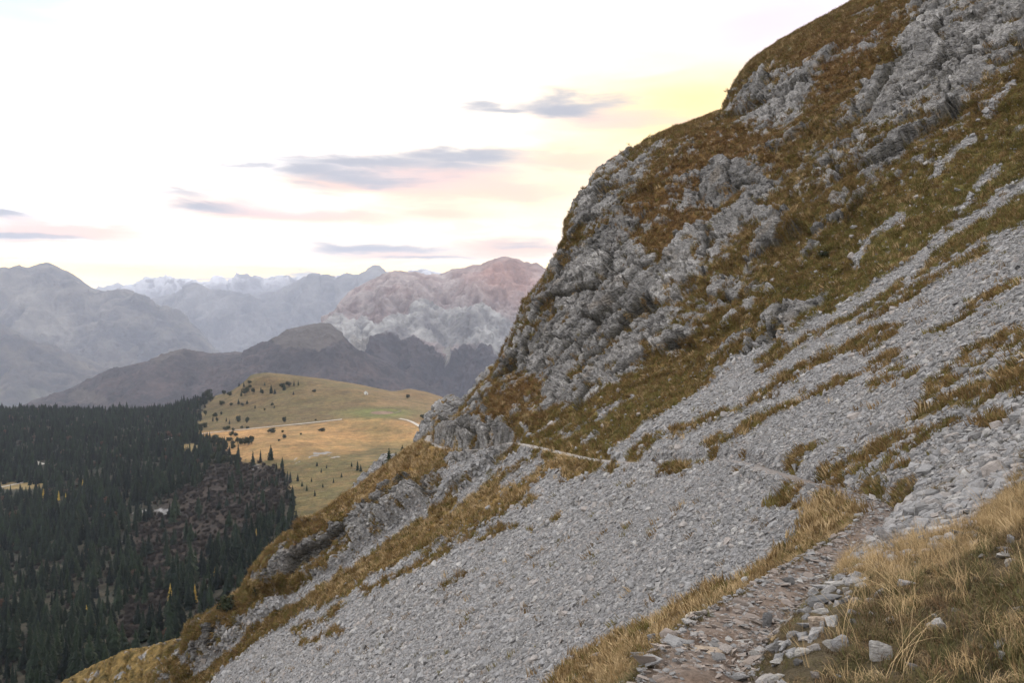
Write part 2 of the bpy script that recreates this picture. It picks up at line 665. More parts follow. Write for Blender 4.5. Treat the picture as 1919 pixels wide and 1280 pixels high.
# every station: 9 nodes from the hidden foot of the slope, through the path (node 3), to the hidden top
ST = [
    [W(-40, -6, -30), W(-6, -6, -5.5), W(-3, -6, -3.2), W(-.3, -6, -1.2), W(1.5, -6, -.6), W(3.5, -6, .6), W(6, -6, 2.2), W(10, -6, 4.6), W(40, -6, 27)],
    [W(-40, 1, -31), W(-5, 1, -5.8), W(-2.2, 1, -3.7), W(.25, 1, -1.66), W(1.0, 1, -1.5), W(1.8, 1, -1.15), W(2.8, 1, -.6), W(4.5, 1, .4), W(40, 1, 25)],
    [W(-40, 3.8, -32), W(-4, 3.8, -6), W(-1.5, 3.8, -4.1), P(1295, 1280, 3.8), P(1480, 1238, 3.8), P(1640, 1192, 3.8), P(1780, 1142, 3.8), P(1919, 1088, 3.8), W(40, 3.8, 24)],
    [W(-40, 5.4, -33), W(-4, 5.4, -6.6), W(-1.0, 5.4, -4.3), P(1385, 1160, 5.4), P(1530, 1122, 5.4), P(1660, 1088, 5.4), P(1790, 1053, 5.4), P(1919, 1016, 5.4), W(40, 5.4, 23)],
    [W(-40, 7.2, -34), P(800, 1620, 7.2), P(1120, 1395, 7.2), P(1480, 1100, 7.2), P(1600, 1062, 7.2), P(1700, 1032, 7.2), P(1810, 997, 7.2), P(1919, 960, 7.2), W(40, 7.2, 22)],
    [W(-40, 10, -36), P(1150, 1345, 10), P(1350, 1205, 10), P(1580, 1028, 10), P(1660, 987, 10), P(1750, 950, 10), P(1835, 917, 10), P(1919, 885, 10), W(40, 10, 20)],
    [W(-40, 13.6, -38), P(1130, 1310, 13.6), P(1400, 1135, 13.6), P(1645, 968, 13.6), P(1710, 925, 13.6), P(1780, 882, 13.6), P(1850, 845, 13.6), P(1919, 810, 13.6), W(40, 13.6, 18)],
    [W(-40, 19, -40), P(990, 1300, 19), P(1290, 1095, 19), P(1570, 918, 19), P(1660, 860, 19), P(1750, 800, 19), P(1835, 745, 19), P(1919, 690, 19), W(42, 19, 17)],
    [W(-42, 28, -44), P(840, 1295, 28), P(1130, 1085, 28), P(1440, 880, 28), P(1560, 800, 28), P(1680, 718, 28), P(1800, 637, 28), P(1919, 556, 28), W(46, 28, 19)],
    [W(-45, 41, -50), P(700, 1295, 41), P(970, 1085, 41), P(1280, 866, 41), P(1440, 760, 41), P(1600, 655, 41), P(1760, 548, 41), P(1919, 440, 41), W(52, 41, 23)],
    [W(-50, 55, -58), P(585, 1290, 55), P(830, 1075, 55), P(1110, 860, 55), P(1300, 735, 55), P(1500, 600, 55), P(1700, 465, 55), P(1919, 325, 55), W(60, 56, 29)],
    [W(-55, 78, -66), P(450, 1290, 77), P(700, 1060, 75), P(960, 830, 73), P(1130, 715, 72), P(1350, 560, 69), P(1620, 370, 68), P(1919, 130, 68), W(66, 70, 38)],
    [W(-58, 92, -74), P(365, 1290, 90), P(610, 1045, 87), P(855, 838, 87), P(1010, 700, 93), P(1200, 480, 94), P(1480, 250, 95), P(1850, -30, 90), W(85, 92, 75)],
    # crest: its node-to-node pieces are traced point by point below
    [W(-62, 105, -84), P(300, 1272, 101), P(560, 1005, 97), P(797, 824, 97), P(960, 640, 110), P(1062, 415, 118), P(1350, 215, 134), P(1650, -5, 150), W(100, 160, 95)],
]
CREST = {
    1: [(300, 1272, 101), (345, 1215, 100), (358, 1185, 100), (400, 1150, 99), (455, 1108, 98), (470, 1085, 98), (520, 1040, 97), (560, 1005, 97)],
    2: [(560, 1005, 97), (640, 932, 97), (690, 902, 97), (740, 864, 97), (797, 824, 97)],
    3: [(797, 824, 97), (805, 812, 99), (850, 778, 102), (885, 742, 105), (905, 716, 107), (930, 690, 108), (960, 640, 110)],
    4: [(960, 640, 110), (975, 600, 111), (985, 560, 112), (1010, 520, 114), (1040, 478, 116), (1058, 450, 117), (1062, 415, 118)],
    5: [(1062, 415, 118), (1085, 380, 120), (1110, 347, 122), (1160, 312, 125), (1220, 262, 128), (1285, 240, 131), (1350, 215, 134)],
    6: [(1350, 215, 134), (1358, 182, 135), (1378, 150, 137), (1400, 125, 139), (1450, 95, 142), (1550, 45, 146), (1650, -5, 150)],
}
SEG = [10, 140, 150, 135, 125, 125, 125, 10]      # columns per segment
SUB = 14
ROWC = [0, 14, 36, 100, 152, 205, 258, 314, 388, 466, 546, 646, 746, 850, 880, 894, 902]


def dense_station(nodes, crest=None):
    out = []
    for j in range(8):
        seg = [nodes[j], nodes[j + 1]]
        if crest and j in crest:
            seg = [P(*q) for q in crest[j]]
        r = resample(seg, SUB + 1)
        out.append(r if j == 7 else r[:-1])
    return np.concatenate(out)


stations = [dense_station(s, CREST if k == 13 else None) for k, s in enumerate(ST)]
# soften the piecewise-straight cross sections (except the traced crest)
for k in range(13):
    s = stations[k]
    for _ in range(14):
        s2 = s.copy()
        s2[1:-1] = .25 * s[:-2] + .5 * s[1:-1] + .25 * s[2:]
        s = s2
    keep = np.zeros(len(s), bool)
    stations[k] = s
cr = stations[13]
stations.append(cr + np.array([3.0, 14.0, -9.0]))
stations.append(cr + np.array([6.0, 45.0, -48.0]))
stations.append(cr + np.array([10.0, 110.0, -130.0]))
stations = np.stack(stations)

tcol = np.concatenate([np.linspace(j * SUB, (j + 1) * SUB, n, endpoint=False) for j, n in enumerate(SEG)] + [[8 * SUB]])
st2 = np.stack([np.stack([np.interp(tcol, np.arange(8 * SUB + 1), s[:, k]) for k in range(3)], 1) for s in stations])
rows = np.arange(ROWC[-1] + 1)
V0 = pchip(np.array(ROWC, float), st2, rows.astype(float))
NR, NC = V0.shape[:2]
N0 = grid_normals(V0)
if N0[400, 400, 2] < 0:
    N0 = -N0
flat = V0.reshape(-1, 3)
fy = flat[:, 1]
px, py = proj(flat)
# station coordinate in metres (runs along the slope's contour) and height: fall lines keep U constant
stY = np.array([-6, 1, 3.8, 5.4, 7.2, 10, 13.6, 19, 28, 41, 55, 73, 88, 104, 118, 150, 210], float)
U = np.repeat(np.interp(rows, ROWC, stY)[:, None], NC, 1).reshape(-1)
FL = np.stack([U, flat[:, 2] * .22, flat[:, 0] * .12], 1)       # long along the fall line

n_lo = noise(flat, .22, 3)
n_mid = noise(flat, .8, 5)
n_hi = noise(flat, 2.6, 8)
n_fl = fbm(FL, .35, 4, 21, .6)
n_fl2 = fbm(FL, .9, 3, 44, .6)
jx = px + 9 * n_mid + 4 * n_hi + 8 * n_lo
jy = py + 7 * noise(flat, .75, 15) + 4 * noise(flat, 2.4, 16)

# ---- regions traced on the photograph
scree_m = union([
    [(360, 1300), (470, 1212), (600, 1122), (720, 1060), (800, 1015), (870, 985), (960, 935), (1040, 905), (1110, 885), (1160, 862), (1330, 850), (1400, 852), (1450, 872), (1500, 905),
     (1560, 925), (1510, 960), (1490, 1010), (1440, 1055), (1380, 1085), (1250, 1145), (1150, 1195), (1050, 1255), (1010, 1330), (300, 1500)],
    [(1130, 870), (1165, 825), (1250, 770), (1330, 715), (1480, 655), (1620, 585), (1740, 510), (1830, 455), (1990, 395), (1990, 590), (1830, 665), (1740, 745), (1700, 800),
     (1600, 850), (1545, 880), (1530, 905), (1450, 870), (1400, 852), (1330, 850)],
    [(1540, 905), (1620, 880), (1700, 850), (1800, 780), (1990, 720), (1990, 830), (1880, 880), (1800, 930), (1690, 900), (1650, 940), (1600, 935)],
    [(1640, 985), (1690, 930), (1760, 900), (1919, 860), (1919, 890), (1860, 940), (1840, 985), (1800, 1015), (1720, 1030), (1660, 1065), (1590, 1060)],
], 8)
streaks = lines([
    ([(1350, 705), (1480, 640), (1620, 562), (1700, 505), (1770, 450), (1850, 395), (1960, 320)], 13),
    ([(1600, 488), (1640, 440), (1690, 408)], 8), ([(1740, 335), (1770, 300), (1822, 258)], 7), ([(1690, 545), (1730, 490)], 8),
    ([(1830, 350), (1870, 320)], 9), ([(1795, 395), (1815, 375)], 11), ([(1850, 210), (1900, 150)], 7),
    ([(365, 1258), (470, 1180), (560, 1118), (640, 1065), (720, 1012), (800, 955), (860, 905), (925, 860)], 10),
    ([(860, 940), (940, 880), (985, 855)], 11), ([(950, 905), (1010, 868)], 13), ([(1000, 920), (1050, 890)], 12),
    ([(500, 1230), (620, 1150)], 12), ([(1090, 830), (1120, 812)], 5), ([(1060, 820), (1180, 745)], 4), ([(1005, 815), (1050, 790)], 4),
    ([(1560, 700), (1700, 610)], 20), ([(930, 795), (1000, 740)], 4)])
turf = lines([
    ([(1385, 768), (1440, 730), (1500, 693), (1560, 665), (1620, 640), (1665, 615)], 8), ([(1620, 606), (1690, 566), (1760, 520), (1850, 470)], 9),
    ([(1180, 850), (1250, 820), (1330, 790), (1400, 760), (1450, 740)], 7), ([(1390, 812), (1450, 775), (1520, 740), (1600, 706), (1680, 670)], 8),
    ([(1250, 885), (1300, 868), (1345, 850)], 10), ([(1330, 835), (1380, 815)], 8), ([(1610, 655), (1660, 640), (1690, 612)], 8), ([(1740, 630), (1790, 606), (1830, 575)], 8),
    ([(1640, 725), (1690, 690)], 7), ([(1480, 870), (1520, 838)], 11), ([(1460, 945), (1495, 922)], 13), ([(1500, 958), (1560, 990)], 16), ([(1400, 852), (1450, 875)], 5),
    ([(1700, 710), (1720, 695)], 7), ([(1850, 560), (1910, 530)], 7), ([(1420, 690), (1470, 660)], 6), ([(1750, 730), (1860, 650), (1940, 610)], 13), ([(1730, 790), (1850, 740), (1940, 720)], 14),
    ([(1790, 800), (1880, 785)], 9), ([(1555, 885), (1640, 900), (1700, 930)], 11), ([(1560, 915), (1640, 880), (1700, 868)], 9), ([(1660, 860), (1780, 790)], 9), ([(1740, 930), (1800, 900)], 10),
    ([(600, 1125), (700, 1062), (790, 1010), (900, 975), (960, 930)], 17), ([(800, 1052), (850, 1020), (895, 998)], 7), ([(900, 1010), (960, 985)], 7), ([(830, 1100), (870, 1080)], 5), ([(560, 1185), (640, 1140)], 7), ([(570, 1210), (640, 1182)], 6),
    ([(690, 1110), (770, 1070), (850, 1030)], 5), ([(1150, 880), (1160, 862)], 6), ([(470, 1190), (540, 1150)], 8), ([(960, 960), (1000, 940)], 5), ([(1000, 990), (1050, 970)], 4)])
rock_m = union([
    [(900, 742), (930, 692), (962, 640), (985, 560), (1010, 518), (1040, 476), (1075, 455), (1130, 440), (1200, 470), (1290, 480), (1310, 540), (1260, 600), (1190, 690), (1090, 752),
     (1010, 785), (1040, 722), (960, 705)],
    [(1060, 415), (1085, 380), (1110, 345), (1220, 262), (1270, 248), (1220, 310), (1180, 365), (1110, 425)],
    [(1345, 220), (1355, 180), (1378, 150), (1410, 130), (1490, 110), (1530, 150), (1510, 190), (1475, 245), (1400, 235)],
    [(1255, 398), (1300, 312), (1420, 305), (1412, 352), (1340, 385)],
    [(1690, -40), (1990, -60), (1990, 60), (1860, 140), (1790, 205), (1740, 180), (1650, 245), (1600, 240), (1625, 165), (1720, 60)],
    [(780, 800), (830, 790), (960, 800), (970, 835), (930, 862), (880, 905), (800, 945), (720, 1000), (650, 1050), (560, 1098), (480, 1100), (520, 1040), (640, 965), (720, 925), (840, 880), (870, 850)],
    [(290, 1290), (345, 1213), (365, 1178), (410, 1160), (470, 1150), (545, 1118), (540, 1135), (450, 1190), (360, 1250), (320, 1290)],
    [(1330, 695), (1400, 640), (1470, 560), (1500, 560), (1490, 620), (1420, 690), (1360, 705)],
    [(835, 800), (900, 720), (930, 700), (900, 760), (850, 800)],
], 12)
ribs = lines([([(1310, 500), (1360, 440), (1440, 355)], 16), ([(1350, 560), (1420, 470), (1480, 410), (1560, 330)], 14), ([(1440, 440), (1540, 330), (1620, 260)], 20),
              ([(1290, 450), (1330, 425), (1420, 405)], 14), ([(1250, 640), (1330, 560), (1400, 500)], 15), ([(1540, 290), (1660, 290), (1720, 300)], 18), ([(1630, 330), (1700, 270), (1790, 215)], 20),
              ([(1120, 460), (1180, 425)], 14), ([(1170, 445), (1200, 430)], 12), ([(1500, 480), (1560, 400), (1660, 330)], 10), ([(1480, 610), (1540, 550), (1600, 490)], 10)])
mount_m = union([[(780, 830), (900, 720), (985, 560), (1062, 415), (1350, 215), (1650, -5), (2100, -300), (2100, 150), (1750, 320), (1600, 470), (1500, 580), (1350, 700), (1200, 720), (960, 830)]], 25)
rib_dark = union([[(700, 905), (850, 840), (960, 830), (1000, 845), (900, 900), (760, 990), (600, 1085), (520, 1090)]], 20)
rust_m = union([[(850, 830), (930, 720), (1000, 690), (1060, 700), (1010, 780), (900, 820)], [(1290, 480), (1380, 360), (1460, 300), (1300, 280), (1180, 380), (1130, 450)],
                [(1300, 240), (1500, 240), (1480, 300), (1300, 300)], [(1480, 100), (1690, 0), (1620, 150), (1540, 230)], [(470, 1085), (640, 935), (800, 830), (790, 870), (650, 955), (520, 1040)]], 25)
olive_m = union([[(1400, 560), (1560, 420), (1700, 360), (1990, 100), (1990, 420), (1740, 500), (1600, 590), (1480, 640)], [(1000, 820), (1200, 720), (1340, 700), (1250, 780), (1150, 850), (1050, 830)]], 30)
dry_m = union([[(600, 1000), (740, 860), (800, 820), (850, 836), (860, 850), (760, 920), (640, 980)], [(600, 1130), (760, 1040), (960, 940), (1110, 880), (1060, 850), (900, 930), (760, 1010), (560, 1130)],
               [(800, 820), (870, 770), (880, 790), (830, 820)], [(1000, 1300), (1170, 1180), (1330, 1110), (1420, 1070), (1500, 1040), (1480, 1080), (1390, 1110), (1300, 1160), (1200, 1230), (1160, 1300)],
               [(1540, 1060), (1700, 1010), (1830, 1000), (1919, 900), (1919, 1000), (1780, 1060), (1640, 1110)], [(1490, 930), (1580, 930), (1600, 980), (1500, 1040)]], 16)

scr = look(scree_m, jx, jy)
stk = look(streaks, jx, jy)
trf = look(turf, jx, jy)
rk = look(rock_m, jx, jy)
rb = look(ribs, jx, jy)
mo = look(mount_m, px, py)
rd = look(rib_dark, px, py)
ru = look(rust_m, jx, jy)
ol = look(olive_m, jx, jy)
dr = look(dry_m, jx, jy)

is_scree = np.maximum(scr - .55 * np.clip(n_mid, 0, 1) * (scr < .95), stk * (.9 + .5 * n_mid)) - 1.05 * trf * np.clip(.72 + 1.3 * n_mid + 1.0 * n_hi, 0, 1.3) > .5
wedge = look(union([[(1545, 885), (1600, 850), (1700, 800), (1740, 745), (1830, 665), (1990, 585), (1990, 760), (1800, 800), (1700, 860), (1600, 900)]], 12), jx, jy)
is_scree = is_scree | ((wedge > .4) & (.8 * n_fl + .8 * n_fl2 + .8 * n_hi + .8 * n_mid > .10))
near = fy < 12
n_vh = noise(flat, 6.5, 18)
# rock relief: stepped beds with broken edges, clefts down the fall line, blocky faces
bed = flat[:, 2] * .92 + flat[:, 0] * .34 + .9 * fbm(flat, .12, 3, 71) + .3 * n_mid


def saw(h, s_):
    return h / s_ - np.floor(h / s_)


blkj = noise(np.stack([U, np.floor(bed / 1.7) * 7.3, np.floor(bed / 1.7) * 3.1], 1), .33, 77)
beds = .42 * (sstep(0, .45, saw(bed, 1.7)) - .6) * (.7 + .8 * blkj) + .13 * (sstep(0, .5, saw(bed + .12 * n_hi, .55)) - .6)
blocky = np.abs(fbm(flat, .55, 3, 91, .5)) - .2
clefts = np.abs(fbm(FL, .25, 3, 85, .5)) - .2
frac = np.minimum(np.abs(fbm(flat, .38, 2, 161, .5)), np.abs(fbm(flat, .9, 2, 165, .5)) * 1.4)     # fracture lines
crack = 1 - sstep(.0, .075, frac)
_m = (fy > 30) & (mo + rk + rb + rd > .04)
_wp = flat[_m] + np.stack([n_mid[_m], n_hi[_m] * .3, n_mid[_m] * .6], 1) * .5
fo1, fg1, fv1 = facets(_wp, 6.5, 5, (1, 1, .75))
fo2, fg2, fv2 = facets(_wp, 2.4, 9, (1, 1, 1.2))
fo3, fg3, fv3 = facets(_wp, .60, 13, (1, 1, 1.9))


def put(v):
    o_ = np.zeros(len(flat), np.float32)
    o_[_m] = v
    return o_


fac = put(.20 * fo1 + .20 * fo2 + .26 * fo3 - 1.0 * (1 - sstep(0, .05, fg1)) - .45 * (1 - sstep(0, .06, fg2)) - .07 * (1 - sstep(0, .12, fg3)))
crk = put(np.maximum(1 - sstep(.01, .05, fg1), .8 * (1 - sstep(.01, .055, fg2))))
rdg = put(fbm(_wp, 2.2, 3, 171, .6, ridged=True) - .4)
facv = put(.5 * fv1 + .5 * fv2)
fine_bed = saw(bed * 1.0 + .35 * n_mid + .1 * n_hi, .42)
rock_d = .7 * beds + .10 * (sstep(0, .6, fine_bed) - .5) + 1.5 * fbm(flat, .09, 2, 81, .5) - .55 * clefts - .12 * blocky + .03 * n_hi + .03 * n_vh - .10 * crack + fac + .09 * rdg
prom = beds * 1.3 - 1.0 * clefts - .9 * blocky
crest_turf = lines([([(470, 1098), (530, 1052), (575, 1012), (650, 945), (700, 915), (750, 880), (800, 850), (850, 850)], 15), ([(420, 1150), (470, 1118), (540, 1100), (600, 1100)], 13), ([(365, 1195), (410, 1160)], 7),
                    ([(600, 1040), (680, 1000), (760, 960)], 6), ([(720, 945), (800, 905), (850, 880)], 9)])
rib_m = look(blur(union([[(780, 800), (830, 790), (960, 800), (970, 835), (930, 862), (880, 905), (800, 945), (720, 1000), (650, 1050), (560, 1098), (480, 1100), (520, 1040), (640, 965), (720, 925), (840, 880), (870, 850)],
    [(290, 1290), (345, 1213), (365, 1178), (410, 1160), (470, 1150), (545, 1118), (540, 1135), (450, 1190), (360, 1250), (320, 1290)]], 4), 10), jx, jy)
rock_v = 1.05 * rk + .62 * rb + .40 * mo + .26 * rd + .22 * rib_m - .97 - .85 * look(crest_turf, jx, jy) + .8 * n_fl + .55 * n_fl2 + .35 * n_hi + .45 * n_mid + .3 * n_vh + .9 * prom + .35 * put(fo1 * .3 + fo2 * .6)
rock_v = np.where(is_scree, -1, rock_v)
rockw = sstep(-.05, .05, rock_v) * sstep(30, 50, fy)
rocks = sstep(.05, .75, np.maximum(np.maximum(look(blur(rock_m, 25), px, py), .9 * look(blur(ribs, 14), px, py)), .55 * mo + .3 * rd)) * sstep(30, 50, fy)
screew = np.where(is_scree, 1.0, 0.0)

# ---- the path
PATH = np.array([W(-.3, -6, -1.2), W(.25, 1, -1.66), P(1295, 1280, 3.8), P(1335, 1205, 4.65), P(1385, 1158, 5.5), P(1465, 1106, 7.0), P(1515, 1070, 8.3), P(1590, 1022, 10.2), P(1648, 972, 13.2),
                 P(1638, 945, 15.8), P(1590, 926, 18.2), P(1520, 906, 21.8), P(1440, 881, 28), P(1375, 864, 34), P(1290, 866, 41), P(1200, 867, 48), P(1110, 860, 55), P(1030, 843, 64),
                 P(960, 830, 73), P(900, 842, 80), P(850, 842, 87), P(815, 834, 92.5), P(800, 825, 96.5), P(806, 816, 99)])
_pt = np.r_[0, np.cumsum(np.linalg.norm(np.diff(PATH, axis=0), axis=1))]
_tq = np.linspace(0, _pt[-1], 900)
PC = pchip(_pt, PATH, _tq)
HW = np.interp(_tq, [0, 9, 16, 25, 40, 110], [.29, .25, .27, .32, .38, .45])      # half width
# hug the ground: the path takes the height of the slope under it
cand = np.where((fy < 112) & (px > 600))[0]
from mathutils import kdtree
# distance of slope vertices to the path centre line (coarse then exact)
dmin = np.full(len(flat), 99.0)
near_i = np.zeros(len(flat), int)
for k0 in range(0, 900, 45):
    seg = PC[k0:k0 + 46]
    lo, hi = seg.min(0) - 4, seg.max(0) + 4
    c_ = np.where((flat[:, 0] > lo[0]) & (flat[:, 0] < hi[0]) & (fy > lo[1]) & (fy < hi[1]))[0]
    if not len(c_):
        continue
    dd = np.hypot(flat[c_, None, 0] - seg[None, ::2, 0], fy[c_, None] - seg[None, ::2, 1])
    j = dd.argmin(1)
    d_ = dd[np.arange(len(c_)), j]
    upd = d_ < dmin[c_]
    dmin[c_[upd]] = d_[upd]
    near_i[c_[upd]] = np.minimum(k0 + 2 * j[upd], 899)
on_path = dmin / np.maximum(HW[near_i], .1)

# ---- relief
amp_near = sstep(1.0, 9, fy)
# grass: hummocks and terracettes
hum = fbm(flat, 1.5, 4, 31, .55) * .13 + .10 * fbm(np.stack([flat[:, 0] * .35, U * .3, flat[:, 2] * 1.7], 1), .9, 3, 35)
hum_far = fbm(flat, .45, 5, 51, .58) * .7 + .16 * np.abs(fbm(np.stack([flat[:, 0] * .4, U * .35, flat[:, 2] * 1.6], 1), .8, 3, 59)) + .25 * np.abs(fbm(FL, .5, 3, 57))
grass_d = np.where(fy < 30, 1.5 * hum * (.35 + .65 * amp_near), 0) + sstep(20, 60, fy) * hum_far
# scree: gentle runnels along the fall line plus stones' worth of roughness
scree_d = .16 * fbm(FL, .8, 4, 61) * sstep(4, 25, fy) + .035 * fbm(flat, 5.0, 3, 66) * sstep(3, 15, fy)
d = grass_d * (1 - screew) * (1 - rockw) * (1 - .5 * rocks) + scree_d * screew + rocks * rock_d * (1 - .7 * screew) + .06 * rockw + 1.0 * sstep(.25, .6, rib_m) * (1 + .8 * n_lo)
# crest keeps its outline: less push outwards right at the silhouette
d *= np.clip(sstep(.9, 3.5, on_path * .9), 0.04, 1)
lower_rib = sstep(.2, .6, look(rib_dark, px, py)) * rockw
Nf = N0.reshape(-1, 3)
Vd = flat + Nf * d[:, None]
# cut the path bench
pz = PC[near_i, 2]
t_in = 1 - sstep(1.0, 1.9, on_path)
side = np.sign((flat[:, 0] - PC[near_i, 0]))
bench = pz - .05 + .02 * noise(flat, 3.0, 99)
Vd[:, 2] = Vd[:, 2] * (1 - t_in) + bench * t_in
VN = Vd.reshape(NR, NC, 3)
NN = grid_normals(VN)
if NN[400, 400, 2] < 0:
    NN = -NN

# ---- surface colours (what the ground is made of)
def C(*v):
    return np.array(v, np.float32)


def mixc(a, b, w):
    return a * (1 - w[:, None]) + b * w[:, None]


one = np.ones(len(flat), np.float32)
g1 = fbm(flat, 1.1, 4, 101)
g2 = fbm(flat, .3, 3, 111)
g3 = fbm(flat, 3.5, 3, 121)
grass = mixc(C(.165, .108, .042)[None] * one[:, None], C(.105, .086, .028)[None], np.clip(.35 + 1.1 * g2 + .6 * ol, 0, 1))
grass = mixc(grass, C(.175, .10, .042)[None], np.clip(ru * (.75 + .8 * g1), 0, 1))
grass = mixc(grass, C(.10, .105, .032)[None], np.clip(1.6 * g1 - .25 + .25 * ol, 0, .7))
grass = mixc(grass, C(.29, .185, .068)[None], np.clip(dr * (1.0 + g1) + .9 * g3 - .32, 0, .9))
grass = mixc(grass, C(.045, .036, .016)[None], np.clip(-1.7 * g3 - .35, 0, .75))
scree = mixc(C(.264, .262, .265)[None] * one[:, None], C(.205, .200, .20)[None], np.clip(.5 + 1.2 * g2 + .8 * g3, 0, 1))
scree = mixc(scree, C(.28, .25, .235)[None], np.clip(2 * g1 - .5, 0, .6))
rock = mixc(C(.325, .315, .308)[None] * one[:, None], C(.17, .166, .164)[None], np.clip(.5 + 1.3 * fbm(FL, .5, 4, 131) + .5 * g3, 0, 1))
rock = rock * (1 + .20 * facv)[:, None]
rock = mixc(rock, C(.060, .055, .043)[None], .85 * crk)      # crevice shade painted dark into the joints
rock = mixc(rock, C(.30, .25, .20)[None], np.clip(1.8 * fbm(flat, .25, 3, 141) - .45, 0, .4))
rock = mixc(rock, C(.09, .085, .07)[None], np.clip(1.5 * fbm(flat, 1.7, 4, 151) - .35, 0, .7))      # lichen and moss stains
ng_ = sstep(26, 12, fy)
grass = mixc(grass, np.clip(grass.mean(1, keepdims=True) * C(1.25, 1.0, .62)[None], 0, 1) * .72, ng_)
ground = grass
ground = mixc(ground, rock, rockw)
ground = mixc(ground, scree, screew * (1 - rockw))
dirt = mixc(C(.15, .115, .092)[None] * one[:, None], C(.23, .20, .18)[None], np.clip(.4 + 1.5 * g3, 0, 1))
dirtw = 1 - sstep(.9, 1.35, on_path + .25 * n_hi)
ground = mixc(ground, dirt, dirtw * np.where(fy < 24, 1, .55))
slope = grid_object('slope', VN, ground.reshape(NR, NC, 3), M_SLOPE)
slope.data.materials.append(M_CLIFF)
_rf = (rockw * (1 - screew)).reshape(NR, NC)[:-1, :-1].reshape(-1) > .5
slope.data.polygons.foreach_set('material_index', _rf.astype(np.int32))
slope.data.polygons.foreach_set('use_smooth', ~_rf)
slope.data.update()

# ---- path ribbon lying on its bench
npth = 900
tx = np.gradient(PC[:, :2], axis=0)
tx /= np.linalg.norm(tx, axis=1, keepdims=True)
nx = np.stack([-tx[:, 1], tx[:, 0]], 1)
cols_p = 9
PV = np.zeros((npth, cols_p, 3))
for j in range(cols_p):
    s = (j / (cols_p - 1) * 2 - 1)
    wob = HW * (1 + .14 * np.sin(_tq * 2.1 + 3 * (s > 0)) + .1 * np.sin(_tq * 5.3 + s))
    PV[:, j, 0] = PC[:, 0] + nx[:, 0] * s * wob
    PV[:, j, 1] = PC[:, 1] + nx[:, 1] * s * wob
    PV[:, j, 2] = PC[:, 2] - .01 - .045 * abs(s) ** 3
pf = PV.reshape(-1, 3)
PV[:, :, 2] += (.025 * noise(pf, 2.2, 5) + .012 * noise(pf, 9, 6)).reshape(npth, cols_p)
pg = fbm(pf, 2.5, 4, 9)
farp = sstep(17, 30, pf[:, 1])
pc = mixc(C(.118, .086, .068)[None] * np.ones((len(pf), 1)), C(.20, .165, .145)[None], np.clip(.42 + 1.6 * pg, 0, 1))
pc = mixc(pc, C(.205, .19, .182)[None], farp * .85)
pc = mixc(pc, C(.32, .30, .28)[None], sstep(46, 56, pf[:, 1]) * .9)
M_PATH = ground_material('path_earth', (7.0, 30.0), ((25.0, .8, .03), (70, .7, .012)), .3)
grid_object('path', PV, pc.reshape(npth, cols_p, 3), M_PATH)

# ================================================================== rock knobs just beyond the path's corner
def net(rows_px, counts, ncol, SUBN=60):
    """loft through polylines of (px, py, distance) or world points; counts[k] rows between k and k+1"""
    st_ = []
    for r in rows_px:
        r = [q if len(q) == 4 else (*P(*q), 0) for q in r]
        r = np.array([q[:3] for q in r], float)
        st_.append(resample(r, SUBN))
    st_ = np.stack(st_)
    tt = np.r_[0, np.cumsum(counts)].astype(float)
    out = pchip(tt, st_, np.arange(int(tt[-1]) + 1).astype(float))
    tcq = np.linspace(0, SUBN - 1, ncol)
    i0 = np.minimum(tcq.astype(int), SUBN - 2)
    w = (tcq - i0)[None, :, None]
    return out[:, i0] * (1 - w) + out[:, i0 + 1] * w


def behind(row, dY, dz):
    return [(*(np.array(P(*q)) + np.array([dY * q[0] / F * .0 + (q[0] - CX) / F * dY, dY, dz])), 0) for q in row]


def outward(N, V):
    """turn normals towards the camera side"""
    if np.mean(np.sum(N * -V, 2)) < 0:
        N = -N
    return N


def rock_patch(name, rows_px, counts, ncol, scale, grass_amt, seed, grass_col=(.20, .125, .045)):
    V = net(rows_px, counts, ncol)
    N = outward(grid_normals(V), V)
    f = V.reshape(-1, 3)
    bd = f[:, 2] * .9 + f[:, 0] * .35 + 1.2 * fbm(f, .12 / scale, 3, seed)
    dd = (.5 * (sstep(0, .4, saw(bd / scale, 1.9)) - .5) + 1.2 * fbm(f, .12 / scale, 4, seed + 5) - .8 * np.abs(fbm(f, .45 / scale, 4, seed + 9, .55))
          - .25 * (1 - sstep(0, .08, np.abs(fbm(f, .4 / scale, 2, seed + 14)))) + .06 * noise(f, 3 / scale, seed + 15)) * scale
    edge = np.ones(V.shape[:2])
    V2 = (f + N.reshape(-1, 3) * dd[:, None]).reshape(V.shape)
    gv = fbm(f, .3 / scale, 4, seed + 20) + .5 * noise(f, 1.4 / scale, seed + 25) + grass_amt - .3
    gw = sstep(-.04, .06, gv)
    rc = mixc(C(.355, .348, .345)[None] * np.ones((len(f), 1)), C(.20, .197, .196)[None], np.clip(.45 + 1.3 * fbm(f, .5 / scale, 4, seed + 30), 0, 1))
    gc = mixc(C(*grass_col)[None] * np.ones((len(f), 1)), C(.09, .07, .025)[None], np.clip(.4 + 1.5 * fbm(f, .8 / scale, 3, seed + 35), 0, 1))
    return grid_object(name, V2, mixc(rc, gc, gw).reshape(V.shape), M_CLIFF)


